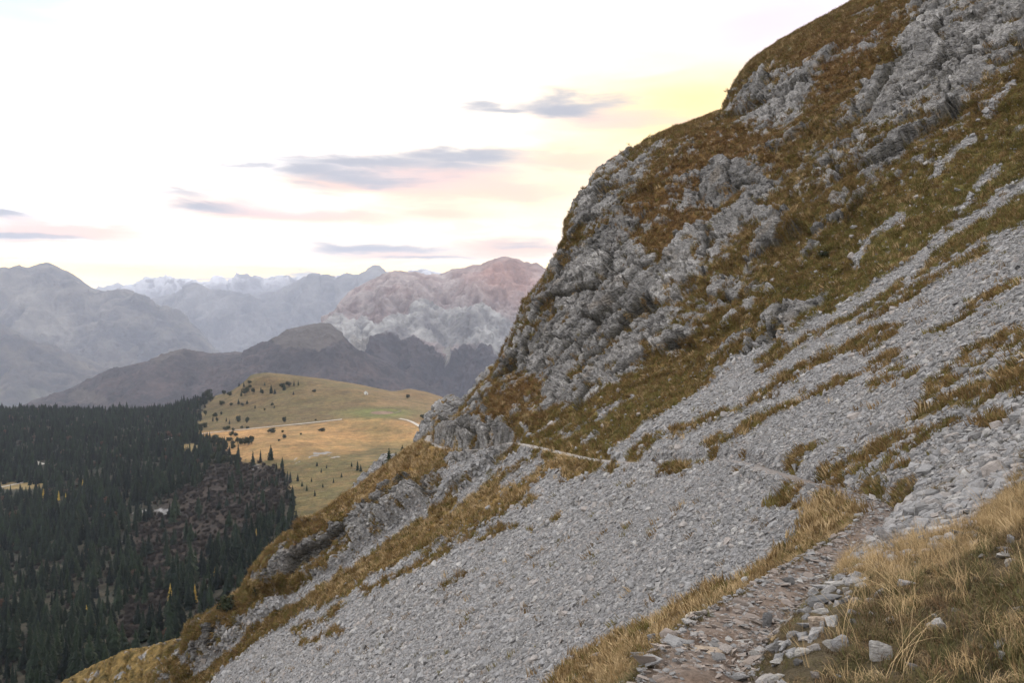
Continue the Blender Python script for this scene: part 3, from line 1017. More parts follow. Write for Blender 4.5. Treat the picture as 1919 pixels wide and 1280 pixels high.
crest_k = [(560, 1010, 116), (600, 968, 116), (640, 935, 117), (672, 900, 117), (700, 868, 118), (718, 846, 118), (748, 850, 118), (772, 832, 119), (786, 806, 119), (796, 780, 120),
           (808, 762, 120), (826, 748, 121), (846, 742, 121), (862, 748, 121), (884, 730, 122), (902, 700, 123), (930, 680, 124), (960, 640, 126)]
low_k = [(q[0] + 60, q[1] + 75, q[2] - 7) for q in crest_k]
mid_k = [(q[0] + 26, q[1] + 30, q[2] - 2.5) for q in crest_k]
rock_patch('rock_outcrop', [low_k, mid_k, crest_k, behind(crest_k, 5, -6), behind(crest_k, 18, -40)], [60, 60, 14, 8], 420, 1.0, -.10, 301)
# dry grass shoulder at the lower left foot of the spur
crest_s = [(60, 1330, 122), (110, 1300, 121), (150, 1276, 120), (200, 1252, 120), (262, 1226, 119), (318, 1210, 118), (360, 1200, 117), (430, 1150, 118)]
low_s = [(q[0] + 40, q[1] + 90, q[2] - 14) for q in crest_s]
rock_patch('grass_shoulder', [low_s, crest_s, behind(crest_s, 9, -3), behind(crest_s, 35, -45)], [70, 16, 8], 240, 1.0, .62, 341, (.26, .175, .065))

# ================================================================== forested valley side and the meadow plateau
XS = [-330, -150, 0, 150, 300, 400, 480, 560, 640, 700, 760, 830, 930, 1100]
HILL = [
    (150, [1500, 1480, 1450, 1440, 1430, 1425, 1420, 1410, 1400, 1390, 1380, 1370, 1360, 1350]),
    (210, [1340, 1330, 1320, 1310, 1295, 1280, 1265, 1250, 1235, 1220, 1210, 1200, 1190, 1180]),
    (310, [1220, 1205, 1190, 1170, 1145, 1125, 1105, 1085, 1070, 1060, 1050, 1040, 1030, 1020]),
    (440, [1100, 1080, 1062, 1045, 1025, 1005, 985, 968, 955, 948, 940, 930, 920, 910]),
    (570, [1000, 985, 968, 948, 925, 905, 890, 885, 880, 876, 870, 862, 855, 850]),
    (690, [920, 908, 895, 880, 862, 845, 832, 828, 832, 838, 836, 828, 822, 820]),
    (800, [862, 852, 842, 832, 822, 812, 803, 797, 790, 787, 789, 796, 800, 800]),
    (900, [822, 815, 808, 803, 798, 784, 772, 764, 760, 760, 764, 776, 786, 790]),
    (1000, [795, 788, 782, 780, 778, 757, 735, 728, 728, 735, 746, 758, 772, 780]),
    (1090, [782, 776, 770, 772, 772, 735, 703, 702, 710, 722, 735, 745, 762, 775]),
]
rows_h = [[(x, y, Y) for x, y in zip(XS, ys)] for Y, ys in HILL]
# sharp nose at the left end of the upper meadow
rows_h[-1] = [(-330, 782, 1090), (-150, 776, 1090), (0, 770, 1090), (150, 770, 1090), (260, 772, 1090), (330, 765, 1090), (380, 748, 1090), (430, 735, 1090), (458, 716, 1090), (470, 702, 1090),
              (500, 698, 1090), (540, 702, 1090), (600, 709, 1090), (680, 722, 1090), (735, 734, 1090), (768, 729, 1090), (800, 735, 1090), (850, 752, 1090), (960, 775, 1090), (1100, 785, 1090)]


def by_px(row, n=160):
    a = np.array(row, float)
    xs = np.linspace(-330, 1100, n)
    return [(x, np.interp(x, a[:, 0], a[:, 1]), a[0, 2]) for x in xs]


rows_h = [by_px(r) for r in rows_h]
rows_h.append(behind(rows_h[-1], 160, -50))
rows_h.append(behind(by_px([(x, y, 1090) for x, y in zip(XS, HILL[-1][1])]), 700, -330))
VH = net(rows_h, [30, 40, 50, 50, 45, 40, 40, 40, 40, 12, 8], 520, 160)
NH = outward(grid_normals(VH), VH)
fh = VH.reshape(-1, 3)
hx, hy = proj(fh)
jhx = hx + 14 * noise(fh, .03, 5) + 7 * noise(fh, .09, 6)
jhy = hy + 8 * noise(fh, .03, 7) + 5 * noise(fh, .09, 8)
MEADOW = union([[(470, 690), (398, 738), (372, 790), (365, 812), (420, 835), (450, 865), (525, 872), (548, 900), (548, 960), (585, 1010), (700, 960), (900, 830), (1000, 730), (800, 700), (600, 690)]], 6)
TRACKS = lines([([(320, 822), (440, 806), (560, 797)], 5)])
BROWN = union([[(330, 925), (400, 872), (450, 866), (530, 872), (548, 930), (520, 975), (470, 1005), (400, 1030), (340, 1080), (300, 1150), (230, 1230), (200, 1200), (270, 1090), (240, 1010), (280, 950)]], 10)
PALE = lines([([(250, 962), (300, 955), (335, 952)], 7), ([(228, 1012), (238, 1008)], 5), ([(545, 868), (560, 862)], 0.5), ([(478, 872), (488, 876)], 4), ([(585, 855), (622, 850)], 4), ([(630, 858), (640, 854)], 3)])
mdw = look(MEADOW, jhx, jhy)
brn = look(BROWN, jhx, jhy)
pal = look(PALE, jhx, jhy)
upper = sstep(0, 1, np.clip((np.interp(hx, [300, 440, 560, 640, 700, 780, 850], [815, 806, 797, 786, 782, 792, 800]) - hy) / 6 + .5, 0, 1))
slope_lo = sstep(0, 1, np.clip((hy - np.interp(hx, [420, 480, 560, 640, 700, 780], [880, 862, 862, 850, 838, 838])) / 14 + .5 + .6 * noise(fh, .06, 9), 0, 1))
a1, a2 = fbm(fh, .02, 4, 11), fbm(fh, .11, 4, 17)
gold = mixc(C(.265, .155, .064)[None] * np.ones((len(fh), 1)), C(.16, .112, .045)[None], np.clip(.35 + 1.5 * a1 + .9 * a2, 0, 1))
oliv = mixc(C(.082, .068, .030)[None] * np.ones((len(fh), 1)), C(.135, .086, .042)[None], np.clip(.3 + sstep(560, 820, hx) * .4 + .9 * a1 + .5 * a2, 0, 1))
low_g = mixc(C(.072, .062, .024)[None] * np.ones((len(fh), 1)), C(.125, .085, .036)[None], np.clip(.3 + 1.6 * a2, 0, 1))
mc = mixc(gold, oliv, upper)
mc = mixc(mc, low_g, slope_lo * (1 - upper))
wet = np.exp(-(((hx - 712) / 62) ** 2 + ((hy - 774) / 9) ** 2))
mc = mixc(mc, C(.085, .11, .03)[None], np.clip(wet * 1.0 + .2 * a2, 0, .7) * (wet > .08))
bcol = mixc(C(.027, .022, .019)[None] * np.ones((len(fh), 1)), C(.048, .036, .029)[None], np.clip(.4 + 1.5 * a2, 0, 1))
fc = mixc(C(.030, .032, .024)[None] * np.ones((len(fh), 1)), C(.06, .05, .035)[None], np.clip(.3 + 1.4 * a2, 0, 1))
hc = mixc(fc, bcol, np.clip(brn, 0, 1))
hc = mixc(hc, mc, sstep(.4, .6, mdw))
mud = sstep(.8, 1.1, 1.9 * np.exp(-(((hx - 716) / 26) ** 2 + ((hy - 773.5) / 3.6) ** 2)))
hc = mixc(hc, C(.16, .11, .085)[None], mud)
clear = np.exp(-(((hx - 200) / 90) ** 2 + ((hy - 766) / 5) ** 2)) + np.exp(-(((hx - 355) / 20) ** 2 + ((hy - 840) / 8) ** 2)) + np.exp(-(((hx - 40) / 55) ** 2 + ((hy - 912) / 8) ** 2))
hc = mixc(hc, C(.20, .15, .07)[None], sstep(.35, .6, clear + .3 * a2))
hc = mixc(hc, C(.20, .20, .20)[None], sstep(.78, 1.05, pal + 1.3 * noise(fh, .2, 19) * (pal > .05)))
hd = (3.2 * fbm(fh, .008, 4, 23) + 1.1 * fbm(fh, .05, 4, 29)) * sstep(150, 400, fh[:, 1]) * (1 - .55 * sstep(.4, .6, mdw))
hd *= 1 - .8 * sstep(1000, 1090, fh[:, 1])
VH2 = (fh + NH.reshape(-1, 3) * hd[:, None]).reshape(VH.shape)
hill = grid_object('hillside', VH2, hc.reshape(VH.shape), M_HILL)

# ================================================================== mountains
KM = 1.7        # the ranges stand this much farther than the sketch distances below


def mountain(name, crest, feet, Yc, Yf, ncol, nrow, amp, freq, seed, paint, material, mids=(), crest_rough=1.0):
    """crest and feet are skylines traced in the photograph at distances Yc, Yf; mids are lines between"""
    x0, x1 = crest[0][0], crest[-1][0]
    Yc, Yf, amp, freq = Yc * KM, Yf * KM, amp * KM, freq / KM
    mids = [(m_, Ym * KM) for m_, Ym in mids]

    def line(pts, Y):
        a = np.array(pts, float)
        xs = np.linspace(x0, x1, 240)
        return [(x, np.interp(x, a[:, 0], a[:, 1]), Y) for x in xs]
    rowsm = [line(feet, Yf)] + [line(m_, Ym) for m_, Ym in mids] + [line(crest, Yc)]
    cnt = [int(nrow / (len(rowsm) - 1))] * (len(rowsm) - 1)
    rowsm += [behind(rowsm[-1], Yc * .06, -Yc * .02), behind(rowsm[-1], Yc * .3, -Yc * .16)]
    cnt += [10, 8]
    V = net(rowsm, cnt, ncol, 240)
    N = outward(grid_normals(V), V)
    f = V.reshape(-1, 3)
    mx_, my_ = proj(f)
    t = np.repeat(np.arange(V.shape[0])[:, None], V.shape[1], 1).reshape(-1) / float(sum(cnt[:-2]))
    away = np.clip(t, 0, 1)
    pn = f * np.array([1, .6, .35])
    rid = fbm(pn, freq, 5, seed, .52, ridged=True) - .35
    fin = fbm(f, freq * 5, 4, seed + 7, .55, ridged=True) - .35
    keep_ = np.clip(1 - .82 * sstep(.75, 1.0, away), .15, 1)
    ribm = fbm(f * np.array([1, 1, .25]), freq * 2.6, 4, seed + 3, .55, ridged=True) - .35
    dd = amp * (rid * keep_ + .42 * ribm * np.maximum(keep_, .25) + .36 * fin * np.maximum(keep_, .35 * crest_rough))
    dd *= sstep(0, .15, t) * .8 + .2
    V2 = f + N.reshape(-1, 3) * dd[:, None]
    # small teeth along the skyline
    V2[:, 2] += amp * .22 * crest_rough * (fbm(f * np.array([1, 1, 0]), freq * 7, 4, seed + 31, .62, ridged=True) - .35) * sstep(.85, 1, away)
    col = paint(f / KM, mx_, my_, rid, fin, t)
    return grid_object(name, V2.reshape(V.shape), col.reshape(V.shape), material)


def tint(f, a, b, w):
    return mixc(C(*a)[None] * np.ones((len(f), 1), np.float32), C(*b)[None], np.clip(w, 0, 1))


# grey limestone mountain across the valley
CLIFFBAND = union([[(612, 602), (640, 575), (655, 590), (690, 600), (720, 612), (770, 590), (795, 570), (830, 590), (870, 600), (900, 588), (960, 610), (1010, 600), (1010, 680), (940, 672), (880, 668), (845, 665),
                    (800, 640), (770, 636), (740, 640), (700, 655), (680, 668), (660, 650), (630, 640)]], 8)
SCREECONE = union([[(655, 640), (700, 650), (690, 668), (678, 690), (668, 672)], [(825, 655), (850, 665), (835, 690)], [(690, 720), (712, 704), (730, 700), (716, 716), (700, 724)]], 4)
WOODS = union([[(560, 640), (625, 640), (668, 668), (690, 666), (740, 642), (775, 636), (800, 645), (830, 680), (870, 668), (930, 672), (1020, 668), (1020, 800), (560, 800)]], 5)


def paint_grey(f, x, y, rid, fin, t):
    jx_ = x + 8 * noise(f, .006, 3) + 4 * noise(f, .02, 4)
    jy_ = y + 6 * noise(f, .006, 5) + 4 * noise(f, .02, 6)
    c_ = tint(f, (.16, .115, .108), (.30, .26, .255), .35 + 1.6 * fbm(f, .012, 4, 7) + .5 * fin)
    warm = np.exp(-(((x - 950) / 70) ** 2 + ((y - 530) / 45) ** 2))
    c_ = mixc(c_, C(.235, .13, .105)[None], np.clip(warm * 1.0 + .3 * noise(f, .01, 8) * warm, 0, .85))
    b_ = look(CLIFFBAND, jx_, jy_)
    cl = tint(f, (.29, .285, .28), (.13, .125, .13), .42 + 1.9 * fbm(f * np.array([1, 1, .3]), .012, 4, 9) - .5 * fin)
    c_ = mixc(c_, cl, sstep(.3, .6, b_ + .35 * noise(f, .008, 11)))
    w_ = look(WOODS, jx_, jy_)
    wc = tint(f, (.026, .022, .024), (.055, .042, .041), .4 + 1.5 * fbm(f, .02, 4, 13) + .8 * fbm(f, .07, 3, 14))
    c_ = mixc(c_, wc, sstep(.4, .6, w_))
    c_ = mixc(c_, C(.24, .225, .205)[None], sstep(.3, .6, look(SCREECONE, jx_, jy_)))
    return c_


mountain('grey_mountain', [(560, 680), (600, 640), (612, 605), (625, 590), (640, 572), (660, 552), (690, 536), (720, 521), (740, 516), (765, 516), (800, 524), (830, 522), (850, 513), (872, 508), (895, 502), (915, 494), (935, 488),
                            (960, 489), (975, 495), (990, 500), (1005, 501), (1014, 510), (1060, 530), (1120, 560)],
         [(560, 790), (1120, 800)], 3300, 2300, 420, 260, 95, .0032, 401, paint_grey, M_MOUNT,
         mids=[([(560, 730), (620, 655), (680, 672), (740, 645), (790, 642), (840, 670), (930, 676), (1120, 690)], 2650),
               ([(560, 700), (612, 612), (640, 585), (700, 600), (780, 585), (850, 590), (950, 600), (1120, 610)], 2820)], crest_rough=.8)


# dark wooded ridge in front of it
def paint_ridge(f, x, y, rid, fin, t):
    jx_ = x + 6 * noise(f, .008, 23) + 3 * noise(f, .03, 24)
    jy_ = y + 5 * noise(f, .008, 25) + 3 * noise(f, .03, 26)
    c_ = tint(f, (.022, .018, .019), (.058, .043, .040), .35 + 1.6 * fbm(f, .012, 4, 27) + .9 * fbm(f, .06, 3, 28))
    grs = union([[(500, 642), (560, 612), (625, 600), (645, 640), (610, 655), (600, 668), (570, 660), (535, 662)], [(280, 680), (350, 655), (340, 672), (300, 690)], [(120, 752), (160, 738), (200, 742), (205, 756)], [(420, 662), (465, 658), (460, 666)]], 3)
    c_ = mixc(c_, C(.068, .058, .050)[None], sstep(.35, .65, look(grs, jx_, jy_)) * .9)
    return c_


mountain('wooded_ridge', [(20, 775), (60, 752), (100, 740), (130, 731), (170, 712), (210, 694), (250, 686), (280, 680), (310, 666), (345, 656), (370, 662), (400, 666), (440, 661), (462, 661), (480, 650), (510, 640), (545, 620), (570, 614),
                          (600, 607), (618, 606), (640, 628), (665, 655), (690, 668), (720, 680), (780, 712), (840, 745)],
         [(20, 800), (840, 800)], 2500, 1900, 380, 170, 36, .005, 431, paint_ridge, M_MOUNT, crest_rough=.7)


# far ranges
def paint_left(f, x, y, rid, fin, t):
    c_ = tint(f, (.032, .034, .036), (.125, .115, .103), .0 + 1.3 * fbm(f, .0045, 4, 33) + .6 * fin + .8 * fbm(f * np.array([1, 1, .22]), .007, 4, 35, ridged=True))
    c_ = mixc(c_, C(.17, .16, .14)[None], np.clip(.6 * sstep(.2, .8, np.exp(-(((x - 105) / 55) ** 2 + ((y - 620) / 26) ** 2)) + np.exp(-(((x - 40) / 40) ** 2 + ((y - 560) / 28) ** 2)) + .5 * noise(f, .004, 37)) * .9, 0, 1))
    return c_


mountain('left_mountain', [(-330, 560), (-150, 530), (-60, 522), (0, 512), (30, 511), (62, 508), (76, 500), (90, 497), (104, 500), (118, 511), (135, 519), (150, 528), (168, 541), (200, 549), (240, 556), (262, 562), (300, 580), (330, 592), (352, 610), (375, 630), (395, 652),
                             (420, 680), (470, 720)],
         [(-330, 770), (470, 770)], 5600, 4300, 420, 190, 125, .0016, 451, paint_left, M_FAR, crest_rough=.45)


def paint_foot(f, x, y, rid, fin, t):
    c_ = tint(f, (.030, .029, .028), (.092, .08, .063), .2 + 1.7 * fbm(f, .006, 4, 43) + .6 * fin)
    return mixc(c_, C(.17, .165, .12)[None], sstep(.12, .4, noise(f, .004, 47)) * .6 * sstep(.5, .1, t))


mountain('left_foothill', [(-330, 600), (-100, 600), (0, 611), (30, 622), (60, 640), (100, 655), (150, 672), (190, 692), (240, 705), (270, 722), (300, 745)],
         [(-330, 775), (300, 775)], 4300, 3300, 260, 130, 80, .0025, 471, paint_foot, M_FAR)
mountain('valley_spur', [(60, 700), (120, 650), (170, 634), (215, 630), (262, 634), (300, 645), (340, 655), (400, 668), (470, 700)],
         [(60, 770), (470, 770)], 5000, 4300, 240, 100, 80, .002, 491, paint_foot, M_FAR)


def paint_blue(f, x, y, rid, fin, t):
    g_ = fbm(f * np.array([1, 1, .22]), .006, 4, 57, ridged=True)
    return tint(f, (.038, .039, .041), (.14, .135, .13), .1 + 1.2 * fbm(f, .003, 4, 53) + .6 * fin + .7 * g_)


mountain('valley_peak', [(230, 620), (270, 572), (300, 562), (330, 553), (352, 545), (366, 536), (380, 540), (396, 545), (430, 548), (450, 556), (480, 566), (520, 590), (560, 620)],
         [(230, 760), (560, 760)], 7700, 6300, 260, 120, 130, .0013, 511, paint_blue, M_FAR)
mountain('far_ridge', [(340, 650), (370, 612), (400, 590), (440, 567), (480, 556), (510, 552), (540, 540), (565, 530), (590, 521), (600, 523), (612, 521), (630, 526), (652, 515), (664, 520), (678, 519), (690, 510), (704, 506), (716, 511), (724, 520), (760, 534), (830, 560), (960, 620)],
         [(340, 760), (960, 760)], 8000, 6400, 340, 140, 140, .0013, 531, paint_blue, M_FAR)


def paint_snow(f, x, y, rid, fin, t):
    sn = sstep(.0, .2, fin + .4 * noise(f, .002, 63) + .05)
    return mixc(tint(f, (.10, .10, .11), (.16, .16, .17), .5 + fin), C(.52, .53, .57)[None], sn * sstep(.6, .85, t))


mountain('snowy_range', [(120, 570), (180, 548), (215, 543), (250, 540), (270, 533), (300, 526), (330, 531), (352, 528), (372, 535), (400, 532), (410, 527), (430, 536), (448, 530), (462, 526), (480, 528), (492, 534), (510, 528), (524, 526), (545, 530), (566, 527), (590, 532), (640, 528),
                         (700, 530), (740, 524), (770, 519), (798, 512), (822, 518), (860, 530), (940, 560)],
         [(120, 700), (940, 700)], 9800, 8600, 420, 110, 240, .0013, 551, paint_snow, M_FAR, crest_rough=.9)

# valley floor: one sheet out to the horizon
fl = 20500.0
vf = bpy.data.meshes.new('valley_floor')
vf.from_pydata([(-fl, -fl, -905), (fl, -fl, -905), (fl, fl, -905), (-fl, fl, -905)], [], [(0, 1, 2, 3)])
vf.materials.append(flat_mat('valley_fields', (.10, .105, .06), .4, .002, 0, (.10, .105, .06)))
tag(link(bpy.data.objects.new('valley_floor', vf)), kind='structure')

# ---- haze: one closed box of even air
hz = bpy.data.meshes.new('haze')
bm = bmesh.new()
bmesh.ops.create_cube(bm, size=1)
bm.to_mesh(hz)
bm.free()
HB = ((-21000, -21000, -906.5), (21000, 21000, 1120))
for v in hz.vertices:
    v.co = [HB[1][k] if v.co[k] > 0 else HB[0][k] for k in range(3)]
hm = bpy.data.materials.new('haze')
hm.use_nodes = True
ht = hm.node_tree
ht.nodes.clear()
pv = ht.nodes.new('ShaderNodeVolumePrincipled')
pv.inputs['Color'].default_value = (.68, .77, 1.0, 1)
pv.inputs['Density'].default_value = 0.55e-4
pv.inputs['Anisotropy'].default_value = 0.0
hout = ht.nodes.new('ShaderNodeOutputMaterial')
ht.links.new(pv.outputs[0], hout.inputs['Volume'])
hz.materials.append(hm)
tag(link(bpy.data.objects.new('haze', hz)), kind='stuff')

# ================================================================== prototypes
M_NEEDLE = flat_mat('spruce_needles', (.016, .026, .015), .45, 4, .4, (.005, .009, .008))
M_PINE = flat_mat('pine_needles', (.030, .036, .018), .4, 4, .4, (.018, .024, .014))
M_LARCH = flat_mat('larch_needles', (.40, .29, .05), .3, 4, .3, (.30, .20, .05))
M_RUST = flat_mat('autumn_leaves', (.075, .042, .03), .3, 4, .3, (.06, .045, .035))
M_BARK = flat_mat('bark', (.06, .048, .04), .4, 6, .3)
M_TWIG = flat_mat('bare_twigs', (.050, .043, .039), .3, 5, .3, (.033, .029, .026))


def trunk_mesh(name, h, r, rnd):
    v, f = [], []
    n = 6
    bend = rnd.uniform(-.02, .02)
    for k, (t, q) in enumerate(((-.06, 1.25), (0, 1.0), (.35, .75), (.7, .4), (1, .05))):
        for i in range(n):
            a = 2 * math.pi * i / n
            v.append((math.cos(a) * r * q + bend * t * h, math.sin(a) * r * q, t * h))
    for k in range(4):
        for i in range(n):
            j = (i + 1) % n
            f.append((k * n + i, k * n + j, k * n + n + j, k * n + n + i))
    me = bpy.data.meshes.new(name)
    me.from_pydata(v, [], f)
    me.materials.append(M_BARK)
    return me


def spruce_crown(name, seed, R=.17, whorls=15, material=None, start=.06, droop=.35):
    """unit-height conifer crown: whorls of drooping, ragged branches"""
    rnd = random.Random(seed)
    v, f = [], []
    for w in range(whorls):
        t = start + (1 - start) * (w / whorls) ** .92
        rad = R * (1 - t) ** .82 * rnd.uniform(.82, 1.15) + .008
        nb = max(5, int(9 * (1 - t) + 4))
        ph = rnd.uniform(0, 6.28)
        for b in range(nb):
            a = ph + 6.2832 * b / nb + rnd.uniform(-.2, .2)
            L = rad * rnd.uniform(.6, 1.2)
            wd = L * rnd.uniform(.34, .55) + .006
            ca, sa = math.cos(a), math.sin(a)
            z0 = t + rnd.uniform(-.012, .012)
            k = len(v)

            def pt(r, s, z):
                return (ca * r - sa * s, sa * r + ca * s, z)
            v += [pt(0, 0, z0 + .045), pt(L * .45, wd, z0 - L * droop * .4), pt(L * .5, 0, z0 + .018), pt(L * .45, -wd, z0 - L * droop * .4),
                  pt(L, rnd.uniform(-.2, .2) * wd, z0 - L * droop), pt(L * .8, wd * .75, z0 - L * droop * 1.2), pt(L * .8, -wd * .75, z0 - L * droop * 1.2)]
            f += [(k, k + 1, k + 2), (k, k + 2, k + 3), (k + 1, k + 5, k + 2), (k + 2, k + 5, k + 4), (k + 2, k + 4, k + 6), (k + 2, k + 6, k + 3)]
    k = len(v)
    v += [(.012, 0, .95), (-.006, .01, .95), (-.006, -.01, .95), (0, 0, 1.02)]
    f += [(k, k + 1, k + 3), (k + 1, k + 2, k + 3), (k + 2, k, k + 3)]
    me = bpy.data.meshes.new(name)
    me.from_pydata(v, [], f)
    me.materials.append(material or M_NEEDLE)
    return me


def tuft_crown(name, seed, n, rx, rz, cz, leaf, material, shell=.45):
    """crown of many small ragged leaf clumps spread through a lumpy volume"""
    rnd = random.Random(seed)
    lobes = [(rnd.uniform(-.5, .5) * rx, rnd.uniform(-.5, .5) * rx, cz + rnd.uniform(-.45, .45) * rz, rnd.uniform(.5, .8)) for _ in range(6)]
    v, f = [], []
    for _ in range(n):
        lx, ly, lz, lr = rnd.choice(lobes)
        while True:
            d_ = Vector((rnd.gauss(0, 1), rnd.gauss(0, 1), rnd.gauss(0, 1)))
            if d_.length > .1:
                break
        d_.normalize()
        q = (shell + (1 - shell) * rnd.random()) * lr
        c0 = Vector((lx + d_.x * rx * q, ly + d_.y * rx * q, lz + d_.z * rz * q))
        if c0.z < cz - rz * 1.05:
            continue
        e = Vector((rnd.gauss(0, 1), rnd.gauss(0, 1), rnd.gauss(0, .6))).normalized()
        g = d_.cross(e)
        if g.length < .05:
            continue
        g.normalize()
        e = g.cross(d_) * .8 + d_ * .5
        s_ = leaf * rnd.uniform(.6, 1.4)
        k = len(v)
        v += [c0 - g * s_, c0 + g * s_ * .9, c0 + e * s_ * 1.5, c0 - e * s_ * .8 + d_ * s_ * .3]
        f += [(k, k + 1, k + 2), (k, k + 3, k + 1)]
    me = bpy.data.meshes.new(name)
    me.from_pydata([tuple(p) for p in v], [], f)
    me.materials.append(material)
    return me


def twig_clump(name, seed, n=70):
    rnd = random.Random(seed)
    v, f = [], []
    for _ in range(n):
        a, sp = rnd.uniform(0, 6.28), rnd.uniform(.1, .62)
        h = rnd.uniform(.5, 1.0)
        bx, by = rnd.uniform(-.25, .25), rnd.uniform(-.25, .25)
        k = len(v)
        w = rnd.uniform(.008, .022)
        tx_, ty_ = bx + math.cos(a) * sp, by + math.sin(a) * sp
        mx_, my_ = bx + math.cos(a) * sp * .35, by + math.sin(a) * sp * .35
        v += [(bx - w, by, -.05), (bx + w, by, -.05), (mx_ + w * 2, my_, h * .55), (mx_ - w * 2, my_, h * .55), (tx_, ty_, h),
              (mx_ + math.sin(a) * .2, my_ - math.cos(a) * .2, h * rnd.uniform(.7, .95))]
        f += [(k, k + 1, k + 2, k + 3), (k + 3, k + 2, k + 4), (k + 3, k + 2, k + 5)]
    me = bpy.data.meshes.new(name)
    me.from_pydata(v, [], f)
    me.materials.append(M_TWIG)
    return me


SPRUCE = [spruce_crown('spruce_crown', 40 + k, droop=(.35, .22, .5, .3, .42)[k], start=(.06, .12, .04, .2, .08)[k], R=(.20, .24, .18, .22, .27)[k], whorls=(15, 14, 16, 13, 12)[k]) for k in range(5)]
TRUNK = [trunk_mesh('spruce_trunk', .9, .014, random.Random(3 + k)) for k in range(2)]
LARCH = [spruce_crown('larch_crown', 60 + k, R=.17, whorls=13, material=M_LARCH, droop=.15) for k in range(2)]
PINE = [tuft_crown('pine_crown', 70 + k, 420, (.34, .42, .30)[k], (.42, .36, .45)[k], (.56, .5, .56)[k], .055, M_PINE) for k in range(3)]
PTRUNK = trunk_mesh('pine_trunk', .6, .03, random.Random(9))
RUSTC = [tuft_crown('leaf_crown', 80, 380, .32, .42, .56, .05, M_RUST)]


def proto(name, me):
    return bpy.data.objects.new(name, me)


def joined(name, mes, mats):
    bm_ = bmesh.new()
    me = bpy.data.meshes.new(name)
    for i, q in enumerate(mes):
        n0 = len(bm_.faces)
        bm_.from_mesh(q)
        bm_.faces.ensure_lookup_table()
        for ff in bm_.faces[n0:]:
            ff.material_index = i
    bm_.to_mesh(me)
    bm_.free()
    for m_ in mats:
        me.materials.append(m_)
    return bpy.data.objects.new(name, me)


bpy.context.view_layer.update()
DG = bpy.context.evaluated_depsgraph_get()


def cast(ob, px_, py_):
    d_ = Vector(P(px_, py_, 1.0)).normalized()
    ok, loc, nrm, _ = ob.ray_cast(Vector((0, 0, 0)), d_, distance=60000)
    return (loc, nrm) if ok else (None, None)


def drop(ob, x, y, z=400):
    ok, loc, nrm, _ = ob.ray_cast(Vector((x, y, z)), Vector((0, 0, -1)), distance=3000)
    return loc if ok else None


def grid_cells(V, Nrm):
    ctr = .25 * (V[:-1, :-1] + V[1:, :-1] + V[:-1, 1:] + V[1:, 1:])
    e1, e2 = V[1:, :-1] - V[:-1, :-1], V[:-1, 1:] - V[:-1, :-1]
    area = np.linalg.norm(np.cross(e1, e2), axis=2)
    return ctr, e1, e2, area, Nrm[:-1, :-1]


def sample(cells, weight, n, rng):
    ctr, e1, e2, area, nm = cells
    w = weight.reshape(-1).astype(float)
    cdf = np.cumsum(w)
    pick = np.searchsorted(cdf, rng.random(n) * cdf[-1])
    pick = np.minimum(pick, len(w) - 1)
    a, b = rng.random(n)[:, None] - .5, rng.random(n)[:, None] - .5
    p_ = ctr.reshape(-1, 3)[pick] + a * e1.reshape(-1, 3)[pick] + b * e2.reshape(-1, 3)[pick]
    return p_, nm.reshape(-1, 3)[pick], pick


# outline of the spur's crest in the photograph, to know what it hides
_cr = np.array([q[:2] for j in (1, 2, 3) for q in CREST[j]])


def behind_spur(x, y):
    return x > np.interp(-y, -_cr[::1, 1] if _cr[0, 1] > _cr[-1, 1] else -_cr[::-1, 1], _cr[:, 0] if _cr[0, 1] > _cr[-1, 1] else _cr[::-1, 0]) + 6


# ================================================================== trees
def make_tree(name, x, y, z, h, crown, trunk, label, cat, group=None, w=1.0, parts=('trunk', 'crown')):
    r = bpy.data.objects.new(name, None)
    r.empty_display_size = .5
    r.location = (x, y, z)
    r.rotation_euler = (0, 0, random.uniform(0, 6.28))
    r.scale = (h * w, h * w, h)
    link(r)
    tag(r, label, cat, group)
    link(bpy.data.objects.new(parts[0], trunk), r)
    link(bpy.data.objects.new(parts[1], crown), r)
    return r


hcells = grid_cells(VH2, NH)
hcx, hcy = proj(hcells[0])
rngt = np.random.default_rng(5)
mdc = look(blur(MEADOW, 20), hcx + 8 * (rngt.random(hcx.shape) - .5), hcy)
brc = look(BROWN, hcx, hcy)
plc = look(PALE, hcx, hcy)
clc = (np.exp(-(((hcx - 200) / 90) ** 2 + ((hcy - 766) / 6) ** 2)) + 1.0 * np.exp(-(((hcx - 355) / 22) ** 2 + ((hcy - 842) / 8) ** 2)) + np.exp(-(((hcx - 30) / 62) ** 2 + ((hcy - 916) / 11) ** 2))
       + np.exp(-(((hcx - 75) / 20) ** 2 + ((hcy - 872) / 7) ** 2)))
infr = (hcx > -140) & (hcx < 760) & (hcy > 690) & (hcy < 1420)
wt_ = hcells[3] * infr * (1 - sstep(.12, .62, mdc + .25 * fbm(hcells[0].reshape(-1, 3), .03, 3, 71).reshape(hcx.shape))) * (1 - .86 * sstep(.3, .7, brc)) * (1 - sstep(.2, .6, clc)) * (1 - .9 * sstep(.3, .6, plc))
